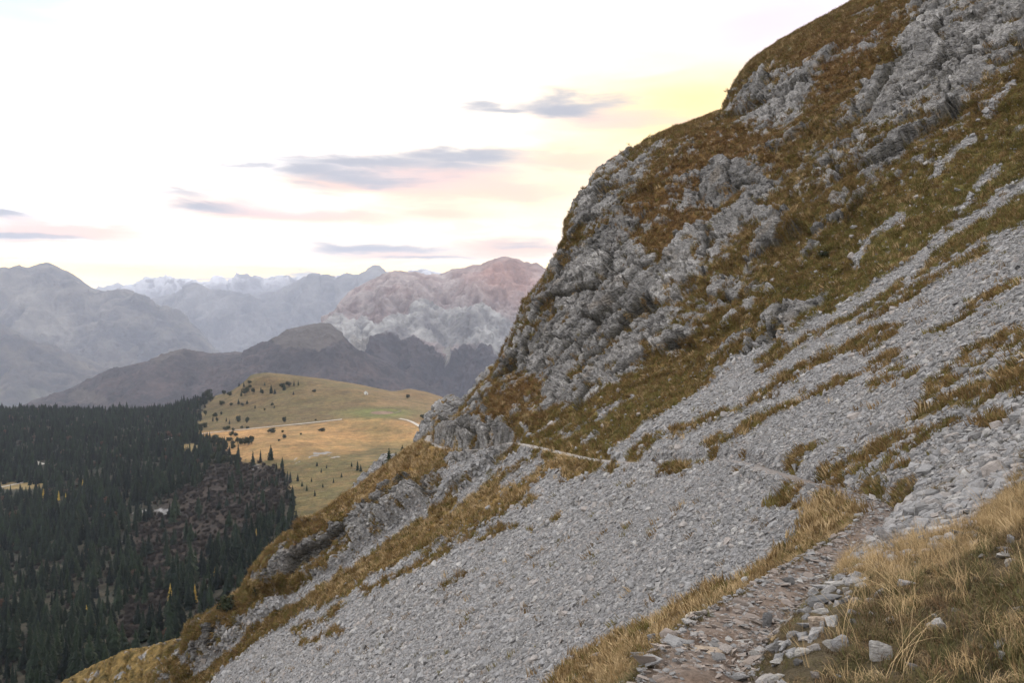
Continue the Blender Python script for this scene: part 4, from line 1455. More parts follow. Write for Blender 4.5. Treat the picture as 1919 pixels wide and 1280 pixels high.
# gaps: ridges of bare brush between the trees
gapn = fbm(hcells[0].reshape(-1, 3), .018, 3, 77).reshape(hcx.shape)
wt_ *= 1 - .75 * sstep(.12, .4, gapn)
NT = 21000
tp, tn, tk = sample(hcells, wt_, NT, rngt)
th = np.clip(rngt.normal(9.0, 2.6, NT), 3.5, 15) * np.interp(tp[:, 1], [120, 250, 600, 1100], [.55, .95, 1.05, .80])
th *= np.clip(1 + .9 * fbm(tp, .03, 3, 88), .55, 1.6)
tx_, ty_ = proj(tp)
_, tty = proj(tp + np.stack([0 * th, 0 * th, th], 1))
vis = ~behind_spur(tx_, tty) & (tx_ > 5) & (tx_ < 1900) & (ty_ < 1330) & (tty < 1275)
size_px = np.where(vis, th / tp[:, 1], 0)
order = np.argsort(-size_px)
big = order[:225]
rest = np.setdiff1d(np.arange(NT), big)
tkind = rngt.integers(0, 5, NT)
for i in big:
    grp = 'spruces of the valley side forest'
    hp_ = th[i] / tp[i, 1] * F
    lab = (('tall ' if hp_ > 62 else 'mid-height ' if hp_ > 48 else 'short ') + ('bushy', 'broad', 'slender', 'full', 'wide skirted')[tkind[i]] + ' dark spruce '
           + ('at the far left edge of the forest' if tx_[i] < 60 else 'in the left part of the forest' if tx_[i] < 150 else 'in the forest left of the grassy shoulder' if tx_[i] < 260 else 'in the forest right behind the spur')
           + (', bottom row' if ty_[i] > 1230 else ', lower rows' if ty_[i] > 1120 else ', middle rows' if ty_[i] > 980 else ', upper rows'))
    make_tree('spruce_tree', tp[i, 0], tp[i, 1], tp[i, 2] - .2, th[i], SPRUCE[tkind[i]], TRUNK[tkind[i] % 2], lab, 'tree', grp, random.uniform(.85, 1.15))
protos = [joined('spruce', [SPRUCE[k], TRUNK[k % 2]], [M_NEEDLE, M_BARK]) for k in range(5)]
protos.append(joined('tree_autumn', [RUSTC[0], PTRUNK], [M_RUST, M_BARK]))
cf = proto_collection('forest_trees', protos)
kk = np.where(rngt.random(len(rest)) < .03, 5, tkind[rest])
e_ = np.zeros((len(rest), 3))
e_[:, 2] = rngt.random(len(rest)) * 6.28
ww = rngt.uniform(.68, 1.4, len(rest))
hh = np.where(kk == 5, th[rest] * .55, th[rest])
scatter('forest', tp[rest] - np.array([0, 0, .2]), e_, np.stack([hh * ww, hh * ww, hh], 1), kk, cf)

# bare brushwood among and above the trees
wb = hcells[3] * infr * (1 - sstep(.35, .6, mdc)) * (.25 + sstep(.3, .7, brc)) * (1 - sstep(.2, .6, clc + plc))
NB = 20000
bp, bn, _ = sample(hcells, wb, NB, rngt)
cb = proto_collection('brush_kinds', [proto('brush', twig_clump('brush', 90 + k)) for k in range(4)])
e_ = np.zeros((NB, 3))
e_[:, 2] = rngt.random(NB) * 6.28
sb = rngt.uniform(.9, 2.8, NB)
scatter('brushwood', bp, e_, np.stack([sb * 1.3, sb * 1.3, sb], 1), rngt.integers(0, 4, NB), cb)

# larches in autumn yellow: (px, py of the foot, height in px, label)
LAR = [(81, 942, 20, 'bright yellow larch, leftmost of the trio among dark spruces below the valley road'),
       (110, 938, 14, 'dull gold larch, middle of the yellow trio below the valley road'),
       (123, 942, 14, 'bright yellow larch, right one of the yellow trio below the valley road'),
       (155, 914, 12, 'small gold larch above the yellow trio in the dark forest'),
       (145, 924, 8, 'tiny yellow larch just under the gold one, in the dark forest'),
       (90, 952, 9, 'tiny olive yellow larch below the yellow trio in the forest'),
       (319, 1133, 30, 'tall pale yellow larch lower in the forest, left of a rusty one'),
       (365, 1132, 28, 'slim rusty larch right of the pale yellow one, lower in the forest'),
       (162, 1160, 20, 'ochre larch deep in the dark lower forest on the left'),
       (480, 1022, 24, 'yellow larch in front of dark spruces close to the rocky spur'),
       (403, 1088, 20, 'yellow green larch among spruces downhill of the spur edge'),
       (354, 1068, 14, 'small ochre larch at the foot of the bare brown brush')]
for k, (x, y, hp, lab) in enumerate(LAR):
    loc, _n = cast(hill, x, y)
    make_tree('larch_tree', loc.x, loc.y, loc.z - .2, hp * 1.35 * loc.y / F, LARCH[k % 2], TRUNK[k % 2], lab, 'tree', None, 1.0)

# pines dotted over the meadow: (px, foot py, height px, width factor)
PUP = [(457, 727, 10, .9), (459, 741, 15, 1), (452, 743, 9, 1), (474, 739, 10, 1.1), (489, 735, 9, .8), (491, 741, 9, .8), (508, 737, 14, 1), (515, 738, 8, 1), (529, 727, 9, 1), (533, 731, 10, 1.2), (542, 725, 10, 1.1), (551, 725, 10, 1.1),
       (559, 722, 8, 1), (588, 735, 5, 1.4), (550, 740, 6, 1), (496, 723, 6, 1), (469, 727, 6, 1), (468, 719, 6, 1), (448, 724, 7, 1), (428, 732, 6, 1.1), (404, 740, 16, .9), (409, 736, 12, 1.2), (388, 748, 18, .8), (382, 752, 14, 1), (394, 752, 13, 1),
       (420, 742, 9, 1.3), (430, 742, 8, 1.3), (447, 758, 9, 1), (463, 757, 6, 1.4), (416, 760, 9, 1), (432, 761, 6, 1.3), (455, 762, 7, 1.2), (478, 766, 6, 1.5), (510, 763, 7, 1), (514, 765, 5, 1.2), (496, 770, 4, 1.2), (385, 780, 9, 1), (402, 781, 7, 1.2),
       (414, 778, 6, .9), (399, 791, 9, .8), (406, 791, 8, .8), (424, 790, 7, .9), (430, 795, 8, .8), (447, 791, 12, .8), (462, 794, 12, .8), (361, 790, 10, 1.1), (374, 807, 13, 1.2), (384, 802, 10, 1.2), (366, 803, 10, 1)]
for (x, y, hp, w) in PUP:
    loc, _n = cast(hill, x, y)
    if loc is None:
        continue
    k = random.randrange(3)
    make_tree('pine_tree', loc.x, loc.y, loc.z - .1, hp * 1.25 * loc.y / F, PINE[k] if random.random() < .55 else SPRUCE[(4, 1, 3)[k]], PTRUNK, ('tiny ' if hp < 7 else 'small ' if hp < 11 else 'taller ') + ('spreading' if w > 1.15 else 'narrow' if w < .95 else 'round') + ' dark pine '
              + ('on the slope just above the gravel track' if y > 770 else 'in the scatter halfway up the olive meadow' if y > 748 else 'near the forest corner of the upper meadow' if x < 440 else 'under the nose of the upper meadow' if x < 500 else 'in the loose row below the brow'), 'tree', 'pines on the upper meadow', w * random.uniform(.85, 1.3))
PLOW = [(424, 808, 10, 1.5), (436, 808, 6, 1.4), (453, 805, 6, 1.4), (464, 804, 5, 1.3), (433, 819, 11, .9), (441, 818, 7, 1.6), (431, 828, 9, 1.4), (437, 834, 9, 1), (437, 842, 10, .9), (445, 832, 11, 1.1), (452, 833, 13, 1.1), (459, 834, 14, 1.1), (465, 835, 15, 1.2), (472, 833, 14, 1.1),
        (411, 856, 20, .9), (418, 860, 15, 1.1), (400, 864, 16, 1), (407, 868, 13, 1.1), (425, 871, 18, 1), (440, 862, 11, 1.1), (418, 873, 12, 1), (404, 873, 10, .9), (388, 872, 10, 1), (397, 833, 16, 1.2), (405, 830, 14, 1.3), (414, 832, 13, 1.2), (390, 836, 12, 1.2), (420, 834, 10, 1.2)]
for (x, y, hp, w) in PLOW:
    loc, _n = cast(hill, x, y)
    k = random.randrange(3)
    make_tree('pine_tree', loc.x, loc.y, loc.z - .1, hp * 1.2 * loc.y / F, PINE[k], PTRUNK, ('low ' if hp < 9 else 'mid-height ' if hp < 14 else 'tall ') + ('spreading' if w > 1.15 else 'narrow' if w < .95 else 'round') + ' dark pine '
              + ('right beside the gravel track' if y < 812 else 'in the dense clump in the golden meadow' if x > 440 and y < 840 else 'at the lower left corner of the golden meadow' if y > 850 else 'in the group left of the dense meadow clump'), 'tree', 'pines at the edge of the golden meadow', w)
LONE = [(508, 812, 10, 1.5, 'low wide pine by itself in the golden meadow, just below the track'), (530, 811, 5, 1, 'tiny pine above the round one in the golden meadow'), (532, 822, 8, 1.3, 'small round pine alone in the golden meadow below a tiny one'),
        (523, 827, 4, 1.2, 'tiny pine bush lowest of those in the golden meadow'), (602, 809, 7, 1.9, 'low dark pine bush alone in the middle of the golden meadow'), (564, 815, 4, 1.3, 'tiny dark bush left of the low pine in mid meadow'),
        (533, 791, 10, .9, 'slim pine standing alone right on the upper side of the gravel track'), (592, 788, 3, 1.5, 'tiny dark bush at the brow near the middle of the track'),
        (764, 746, 7, 1.4, 'dark bush at the head of a row of low scrub on the upper right meadow'), (792, 784, 8, 1.3, 'round dark bush beside the pale track close to the rock knobs')]
for (x, y, hp, w, lab) in LONE:
    loc, _n = cast(hill, x, y)
    make_tree('pine_tree', loc.x, loc.y, loc.z - .1, hp * 1.2 * loc.y / F, PINE[1], PTRUNK, lab, 'tree', None, w)
SLP = [(518, 884, 14), (529, 880, 20), (530, 897, 22), (474, 898, 11), (544, 903, 16), (558, 904, 14), (584, 904, 8), (602, 886, 8), (594, 874, 8), (659, 876, 9), (670, 882, 16), (676, 884, 12), (612, 878, 6), (520, 905, 14), (510, 908, 15), (566, 912, 9),
       (500, 915, 16), (538, 940, 26), (528, 955, 24), (550, 948, 20), (545, 968, 26), (500, 960, 20), (480, 940, 14), (470, 920, 12), (455, 930, 12), (440, 940, 14), (425, 950, 16), (410, 935, 12), (430, 915, 10), (460, 905, 9), (575, 920, 10), (590, 930, 11), (605, 915, 8), (625, 905, 8), (640, 895, 8)]
for (x, y, hp) in SLP:
    loc, _n = cast(hill, x, y)
    k = random.randrange(5)
    make_tree('spruce_tree', loc.x, loc.y, loc.z - .1, hp * 1.2 * loc.y / F, SPRUCE[k], TRUNK[k % 2], ('tiny ' if hp < 10 else 'small ' if hp < 15 else 'taller ') + 'dark spruce ' + ('on the olive slope by the rock outcrop' if x > 570 else 'between brown brush and olive slope' if x > 505 else 'in the bare brown brush')
              + (', lower down' if y > 935 else ', midway' if y > 900 else ', just under the golden meadow'), 'tree', 'spruces scattered under the meadow', 1.1)
# trees close behind the spur
for (x, y, Y, hp, w, lab) in [(729, 905, 109, 66, 1.0, 'tall dark spruce rising from behind the grassy spur edge beside grey rock'),
                              (717, 912, 109, 46, .95, 'shorter spruce hugging the left side of the tall one behind the grassy spur'),
                              (754, 878, 112, 44, 1.5, 'broad bushy spruce right of the tall one, half hidden by the grassy spur'),
                              (742, 885, 112, 38, 1.1, 'small spruce squeezed between the tall one and the broad one behind the spur'),
                              (814, 818, 108, 17, .9, 'tiny spruce growing against the rock knob above the path corner'),
                              (696, 925, 112, 20, 1.2, 'small dark spruce at the base of the tilted rock slab left of the spur')]:
    q = P(x, y, Y)
    make_tree('spruce_tree', q[0], q[1], q[2], hp * Y / F, SPRUCE[1], TRUNK[0], lab, 'tree', None, w)
for k, (x, y, Y, hp, w, lab) in enumerate([(362, 1245, 122, 86, 1.0, 'olive green conifer nearest the spur, right one of the pair behind its lower edge'),
                                           (335, 1262, 122, 84, 1.1, 'olive green conifer, left one of the pair behind the lower edge of the spur'),
                                           (300, 1272, 126, 62, 1.2, 'stubby dark conifer left of the olive pair above the grassy shoulder'),
                                           (258, 1262, 128, 40, 1.5, 'low dark conifer above the middle of the grassy shoulder'),
                                           (225, 1268, 128, 46, 1.4, 'dark conifer leaning over the left part of the grassy shoulder'),
                                           (182, 1290, 128, 60, 1.2, 'dark conifer beside the grassy shoulder at the bottom edge')]):
    q = P(x, y, Y)
    make_tree('spruce_tree', q[0], q[1], q[2], hp * Y / F, SPRUCE[(2, 4, 0, 3, 1, 2)[k]], TRUNK[0], lab, 'tree', None, w)
# evergreen shrubs rooted on the spur
JUN = [tuft_crown('juniper_crown', 85 + k, 500, .45, .5, .45, .06, M_PINE) for k in range(2)]
for k, (x, y, hp, w, lab) in enumerate([(482, 1112, 24, .7, 'dark upright evergreen shrub against the pale rocks of the lower spur'), (428, 1140, 24, 1.6, 'spreading dark green shrub on the grassy edge of the lower spur'),
                                        (1545, 480, 12, 2.2, 'low dark green shrub patch in the grass hollow high on the mountainside'), (1905, 338, 10, 2.4, 'low dark green shrub beside the scree streak at the right edge')]):
    loc, _n = cast(slope, x, y)
    if loc is None:
        continue
    r = make_tree('shrub', loc.x, loc.y, loc.z - .15, hp * 1.15 * loc.y / F, JUN[k % 2], PTRUNK, lab, 'shrub', None, w, ('stem', 'foliage'))

# ================================================================== tracks, hut and fence on the plateau
M_TRACK = flat_mat('gravel_track', (.34, .32, .29), .25, .3, 0, (.34, .32, .29))


def track(name, pts, wid, lift=.25):
    q = []
    for (a, b) in zip(pts[:-1], pts[1:]):
        n = max(2, int(abs(b[0] - a[0]) / 4))
        for k in range(n):
            t = k / n
            loc, _n = cast(hill, a[0] + (b[0] - a[0]) * t, a[1] + (b[1] - a[1]) * t)
            if loc is not None:
                q.append(np.array(loc))
    q = np.array(q)
    for _ in range(3):
        q[1:-1] = .25 * q[:-2] + .5 * q[1:-1] + .25 * q[2:]
    tg = np.gradient(q[:, :2], axis=0)
    tg /= np.linalg.norm(tg, axis=1, keepdims=True) + 1e-9
    nn_ = np.stack([-tg[:, 1], tg[:, 0]], 1)
    v, f = [], []
    for k in range(len(q)):
        for s_ in (-1, -.33, .33, 1):
            x, y = q[k, 0] + nn_[k, 0] * s_ * wid, q[k, 1] + nn_[k, 1] * s_ * wid
            g = drop(hill, x, y)
            v.append((x, y, (g.z if g else q[k, 2]) + lift))
    for k in range(len(q) - 1):
        for j in range(3):
            f.append((k * 4 + j, k * 4 + j + 1, k * 4 + 5 + j, k * 4 + 4 + j))
    o = mesh_object(name, v, f, M_TRACK, None, True)
    o['kind'] = 'structure'
    return o


track('gravel_track', [(306, 825), (340, 818), (400, 811), (440, 807), (500, 801), (562, 795), (600, 791), (645, 786)], 1.9, .35)
track('gravel_track', [(748, 785), (765, 788), (778, 794), (792, 803)], 2.2, .3)
track('forest_road', [(-30, 924), (0, 914), (35, 907), (72, 898)], 1.8, .3)
track('forest_road', [(62, 866), (72, 869), (84, 873)], 2.6, .4)

M_WALL = flat_mat('pale_render', (.62, .62, .60), .12, 2, 0, (.62, .62, .60))
M_ROOF = flat_mat('grey_roof', (.36, .37, .39), .15, 3, 0, (.36, .37, .39))
M_WOODP = flat_mat('weathered_wood', (.22, .19, .16), .25, 5, .2)
loc, _n = cast(hill, 686, 739)
hut = bpy.data.objects.new('hut', None)
link(hut)
hut.location = loc
hut.rotation_euler = (0, 0, .35)
tag(hut, 'tiny pale hut with a pitched roof alone on the upper meadow', 'hut')
w_, l_, h_ = 2.0, 2.6, 2.0
mesh_object('wall', [(-w_, -l_, -.5), (w_, -l_, -.5), (w_, l_, -.5), (-w_, l_, -.5), (-w_, -l_, h_), (w_, -l_, h_), (w_, l_, h_), (-w_, l_, h_), (0, -l_, h_ + 1.6), (0, l_, h_ + 1.6)],
            [(0, 1, 5, 8, 4), (1, 2, 6, 5), (2, 3, 7, 9, 6), (3, 0, 4, 7), (4, 8, 9, 7), (5, 6, 9, 8)], M_WALL, hut)
r_ = []
for s_ in (-1, 1):
    r_ += [(0, -l_ - .4, h_ + 1.85), (0, l_ + .4, h_ + 1.85), (s_ * (w_ + .5), l_ + .4, h_ - .25), (s_ * (w_ + .5), -l_ - .4, h_ - .25)]
    r_ += [(0, -l_ - .4, h_ + 1.68), (0, l_ + .4, h_ + 1.68), (s_ * (w_ + .5), l_ + .4, h_ - .42), (s_ * (w_ + .5), -l_ - .4, h_ - .42)]
fr = []
for b_ in (0, 8):
    fr += [(b_, b_ + 1, b_ + 2, b_ + 3), (b_ + 4, b_ + 7, b_ + 6, b_ + 5), (b_ + 3, b_ + 2, b_ + 6, b_ + 7), (b_, b_ + 3, b_ + 7, b_ + 4), (b_ + 1, b_ + 5, b_ + 6, b_ + 2)]
mesh_object('roof', r_, fr, M_ROOF, hut)
mesh_object('door', [(-.5, -l_ - .05, -.3), (.5, -l_ - .05, -.3), (.5, -l_ - .05, 1.6), (-.5, -l_ - .05, 1.6), (-.5, -l_ + .02, -.3), (.5, -l_ + .02, -.3), (.5, -l_ + .02, 1.6), (-.5, -l_ + .02, 1.6)],
            [(0, 1, 2, 3), (0, 3, 7, 4), (1, 5, 6, 2), (3, 2, 6, 7)], M_WOODP, hut)

fence = bpy.data.objects.new('fence', None)
link(fence)
tag(fence, 'thin post and rail fence round the muddy pond patch on the plateau', 'fence')
fpts = []
for (x, y) in [(708, 767), (718, 766), (728, 765.5), (738, 766), (746, 768.5), (752, 772), (740, 776)]:
    loc, _n = cast(hill, x, y)
    fpts.append(loc)
fence.location = fpts[0]


def bar(a, b, r):
    a, b = Vector(a), Vector(b)
    d_ = (b - a).normalized()
    s_ = d_.cross(Vector((0, 0, 1)) if abs(d_.z) < .9 else Vector((1, 0, 0))).normalized()
    u_ = s_.cross(d_)
    v = [a + s_ * r + u_ * r, a - s_ * r + u_ * r, a - s_ * r - u_ * r, a + s_ * r - u_ * r]
    v += [q + (b - a) for q in v]
    return v, [(0, 3, 2, 1), (4, 5, 6, 7), (0, 1, 5, 4), (1, 2, 6, 5), (2, 3, 7, 6), (3, 0, 4, 7)]


for k, q in enumerate(fpts):
    v, f = bar(q - fpts[0] + Vector((0, 0, -.3)), q - fpts[0] + Vector((0, 0, 1.7)), .16)
    mesh_object('post', v, f, M_WOODP, fence)
    if k:
        for hz_ in (.7, 1.4):
            v, f = bar(fpts[k - 1] - fpts[0] + Vector((0, 0, hz_)), q - fpts[0] + Vector((0, 0, hz_)), .1)
            mesh_object('rail', v, f, M_WOODP, fence)

# ================================================================== stones
def stone_mat():
    m, t, b = mat('limestone')
    tcn = nn(t, 'ShaderNodeTexCoord')
    oi = nn(t, 'ShaderNodeObjectInfo')
    ramp = nn(t, 'ShaderNodeValToRGB')
    t.links.new(oi.outputs['Random'], ramp.inputs[0])
    e = ramp.color_ramp.elements
    e[0].position, e[0].color = 0, (.155, .151, .150, 1)
    e[1].position, e[1].color = 1, (.37, .36, .35, 1)
    for p_, c_ in ((.3, (.232, .231, .236, 1)), (.62, (.278, .276, .280, 1)), (.8, (.29, .262, .245, 1)), (.88, (.26, .255, .255, 1))):
        q = e.new(p_)
        q.color = c_
    ob = tcn.outputs['Object']
    f = nnoise(t, ob, 3.2, 6, .65)
    mp = nn(t, 'ShaderNodeMapping')
    mp.inputs['Scale'].default_value = (1.2, 2.0, 11.0)
    mp.inputs['Rotation'].default_value = (.15, .1, 0)
    t.links.new(ob, mp.inputs[0])
    lay = nnoise(t, mp.outputs[0], 1.3, 4, .6, .5)
    k = nmath(t, 'MULTIPLY', nrange(t, f, .3, .7, .72, 1.25), nrange(t, lay, .3, .7, .82, 1.16))
    hs = nn(t, 'ShaderNodeVectorMath', operation='SCALE')
    t.links.new(ramp.outputs[0], hs.inputs[0])
    t.links.new(k, hs.inputs['Scale'])
    t.links.new(hs.outputs[0], b.inputs['Base Color'])
    pv_ = bump(t, b, f, .6, .05)
    bump(t, b, lay, .5, .04, pv_)
    return m


M_STONE = stone_mat()
M_CHIP = flat_mat('path_chips', (.27, .235, .215), .25, 3, 0, (.17, .145, .13))


def stone_mesh(name, seed, dims, npts=16, material=None, fine=0):
    rnd = random.Random(seed)
    bm_ = bmesh.new()
    for _ in range(npts):
        while True:
            p_ = Vector((rnd.uniform(-1, 1), rnd.uniform(-1, 1), rnd.uniform(-1, 1)))
            q = max(abs(p_.x), abs(p_.y), abs(p_.z))
            if .75 < q and p_.length < 1.45:
                break
        bm_.verts.new((p_.x * dims[0] * .5, p_.y * dims[1] * .5, p_.z * dims[2] * .5))
    r = bmesh.ops.convex_hull(bm_, input=bm_.verts)
    bmesh.ops.delete(bm_, geom=list({g for g in r['geom_interior'] + r['geom_unused'] if isinstance(g, bmesh.types.BMVert)}), context='VERTS')
    if fine:
        bmesh.ops.bevel(bm_, geom=list(bm_.edges), offset=.018 * fine, segments=1, affect='EDGES')
        bmesh.ops.triangulate(bm_, faces=list(bm_.faces))
        bmesh.ops.subdivide_edges(bm_, edges=[e for e in bm_.edges if e.calc_length() > .12], cuts=1, use_grid_fill=True)
        bmesh.ops.triangulate(bm_, faces=list(bm_.faces))
        co = np.array([v.co[:] for v in bm_.verts])
        co2 = co * np.array([1, 1, 2.5])
        o_ = .018 * noise(co2, 3.0, seed % 97) + .012 * noise(co2, 8.0, seed % 89)
        st_ = .02 * np.sign(np.sin(co[:, 2] * 40 + 3 * noise(co, 2, 4)))
        for v, q, w in zip(bm_.verts, o_, st_):
            n_ = Vector((v.co.x, v.co.y, 0))
            v.co += v.co.normalized() * float(q) + (n_.normalized() * float(w) if n_.length > 1e-4 else n_) * .5
    bm_.normal_update()
    me = bpy.data.meshes.new(name)
    bm_.to_mesh(me)
    bm_.free()
    me.materials.append(material or M_STONE)
    return me


RUBBLE = [stone_mesh('rubble', 200 + k, ((1, .75, .5), (1, .6, .35), (1, .85, .62), (1, .7, .28), (.9, .8, .5), (1, .55, .45), (1, .8, .4), (.95, .7, .65))[k], 13 + k % 4) for k in range(8)]
c_rub = proto_collection('rubble_kinds', [proto('rubble', m_) for m_ in RUBBLE])
RUBF = [stone_mesh('rubble_fine', 300 + k, ((1, .75, .5), (1, .6, .35), (1, .85, .62), (1, .7, .28), (.9, .8, .5), (1, .55, .45))[k], 13, None, .6) for k in range(6)]

scells = grid_cells(VN, NN)
scx, scy = proj(scells[0])
sy_ = scells[0][..., 1]
g4 = lambda a: a.reshape(NR, NC)[:-1, :-1]
S_scree, S_rock, S_path, S_dry = g4(screew), g4(rockw), g4(on_path), g4(dr)
S_scr_soft = g4(np.clip(scr + stk, 0, 1))
S_trf = g4(trf)
inview = (scx > -60) & (scx < 1990) & (scy > -60) & (scy < 1345) & (sy_ > 1.6) & (np.repeat(np.arange(NR - 1)[:, None], NC - 1, 1) < ROWC[13] + 6)
s_med = np.interp(sy_, [4, 12, 20, 30, 60, 110], [.055, .064, .070, .085, .135, .21])
frng = np.random.default_rng(21)
s_med = s_med * np.clip(1 + 1.0 * g4(n_fl) + .5 * g4(n_mid), .62, 1.8)
patchy = fbm(scells[0].reshape(-1, 3), .5, 3, 7).reshape(scx.shape)
# the stones are coarser towards the right-hand pile and low on the scree
pile = look(union([[(1650, 1000), (1690, 930), (1760, 890), (1919, 830), (1960, 880), (1860, 945), (1840, 990), (1790, 1020), (1700, 1040), (1660, 1070), (1580, 1065)]], 20), scx, scy)
onp = np.clip(1 - S_path, 0, 1)
slabs_c = look(union([[(1425, 1300), (1405, 1190), (1440, 1105), (1560, 1068), (1640, 1085), (1610, 1125), (1570, 1180), (1545, 1300)]], 15), scx, scy)
w_s = inview * scells[3] / (s_med ** 2) * (S_scree * (.9 + .5 * patchy) + .05 * (1 - S_scree) * (1 - S_rock) * (sy_ < 70) + .30 * pile + .16 * slabs_c * (sy_ < 9) + .012 * (1 - S_scree) * (sy_ < 14)) * (1 - .9 * (onp > .05) * (sy_ < 30)) * (1 - .55 * (onp > .05) * (sy_ >= 30) * (sy_ < 48)) * (1 - (S_path < 1.3) * (sy_ >= 48))
tot_s = float(w_s.sum())
N_S = int(min(430000, tot_s * .80))
print('stones wanted', tot_s, N_S)
sp, sn_, sk = sample(scells, w_s, N_S, frng)
ssz = s_med.reshape(-1)[sk] * np.exp(frng.normal(0, .50, N_S)) * (1 + .3 * pile.reshape(-1)[sk])
ssz = np.where(frng.random(N_S) < .006, ssz * 2.2, ssz)
ssz = np.minimum(ssz, np.interp(sp[:, 1], [3, 9, 9.5, 16, 40, 100], [.10, .18, .32, .36, .5, .9]))
eul = rot_to_normal(sn_, frng.random(N_S) * 6.28, frng.normal(0, .6, N_S), None)
s_px, s_py = proj(sp)
on_screen = (s_px > 15) & (s_px < 1905) & (s_py > 15) & (s_py < 1265)
rankz = np.where(on_screen, ssz / sp[:, 1], 0)
N_IND = 205
bigS = np.argsort(-rankz)[:N_IND]
restS = np.setdiff1d(np.arange(N_S), bigS)
sc3 = np.stack([ssz * frng.uniform(.85, 1.2, N_S), ssz * frng.uniform(.85, 1.2, N_S), ssz * frng.uniform(.95, 1.6, N_S)], 1)
scatter('scree_stones', (sp + sn_ * (ssz * .10)[:, None])[restS], eul[restS], sc3[restS], frng.integers(0, 8, len(restS)), c_rub)
SHAPE = ('blocky', 'flat', 'chunky', 'thin', 'squarish', 'narrow')


def stone_label(x, y, shp, szp, inpile):
    size = 'very large' if szp > 34 else 'large' if szp > 24 else 'mid-sized' if szp > 18 else 'smaller'
    if inpile:
        if y > 1020:
            wh = 'at the front of the loose pile beside the path'
        elif x < 1730:
            wh = 'on the left flank of the loose pile'
        elif y > 975:
            wh = 'around the largest slab in the loose pile'
        elif x > 1850:
            wh = 'in the loose pile under the grassy right crest'
        elif y > 925:
            wh = 'in the middle of the loose pile'
        else:
            wh = 'along the top of the loose pile'
        return size + ' ' + SHAPE[shp] + ' grey stone ' + wh, 'stones of the loose pile'
    if x > 1480 and y < 1000:
        wh = 'in the rubble above the bend of the path' if x < 1700 else 'on the scree near the right edge above the pile'
        g_ = 'stones in the rubble above the bend'
    elif y < 860 and x > 1100:
        wh, g_ = 'standing out on the scree above the path', 'large stones on the upper scree'
    elif x < 800:
        wh, g_ = 'in the lower left of the scree', 'large stones low on the scree'
    elif y > 1180:
        wh, g_ = 'at the bottom edge of the scree under the grass rim', 'stones on the scree below the rim'
    else:
        wh = 'on the scree just under the grass rim' if x > 1150 else 'in the middle of the lower scree'
        g_ = 'stones on the scree below the rim'
    return size + ' ' + SHAPE[shp] + ' grey stone ' + wh, g_


for i in bigS:
    shp_ = int(frng.integers(0, 6))
    o = bpy.data.objects.new('stone', RUBF[shp_])
    o.location = sp[i] + sn_[i] * ssz[i] * .12
    o.rotation_euler = eul[i]
    o.scale = sc3[i]
    link(o)
    x, y = s_px[i], s_py[i]
    lab, grp = stone_label(x, y, shp_, ssz[i] / sp[i, 1] * F, pile.reshape(-1)[sk[i]] > .25)
    tag(o, lab, 'stone', grp)

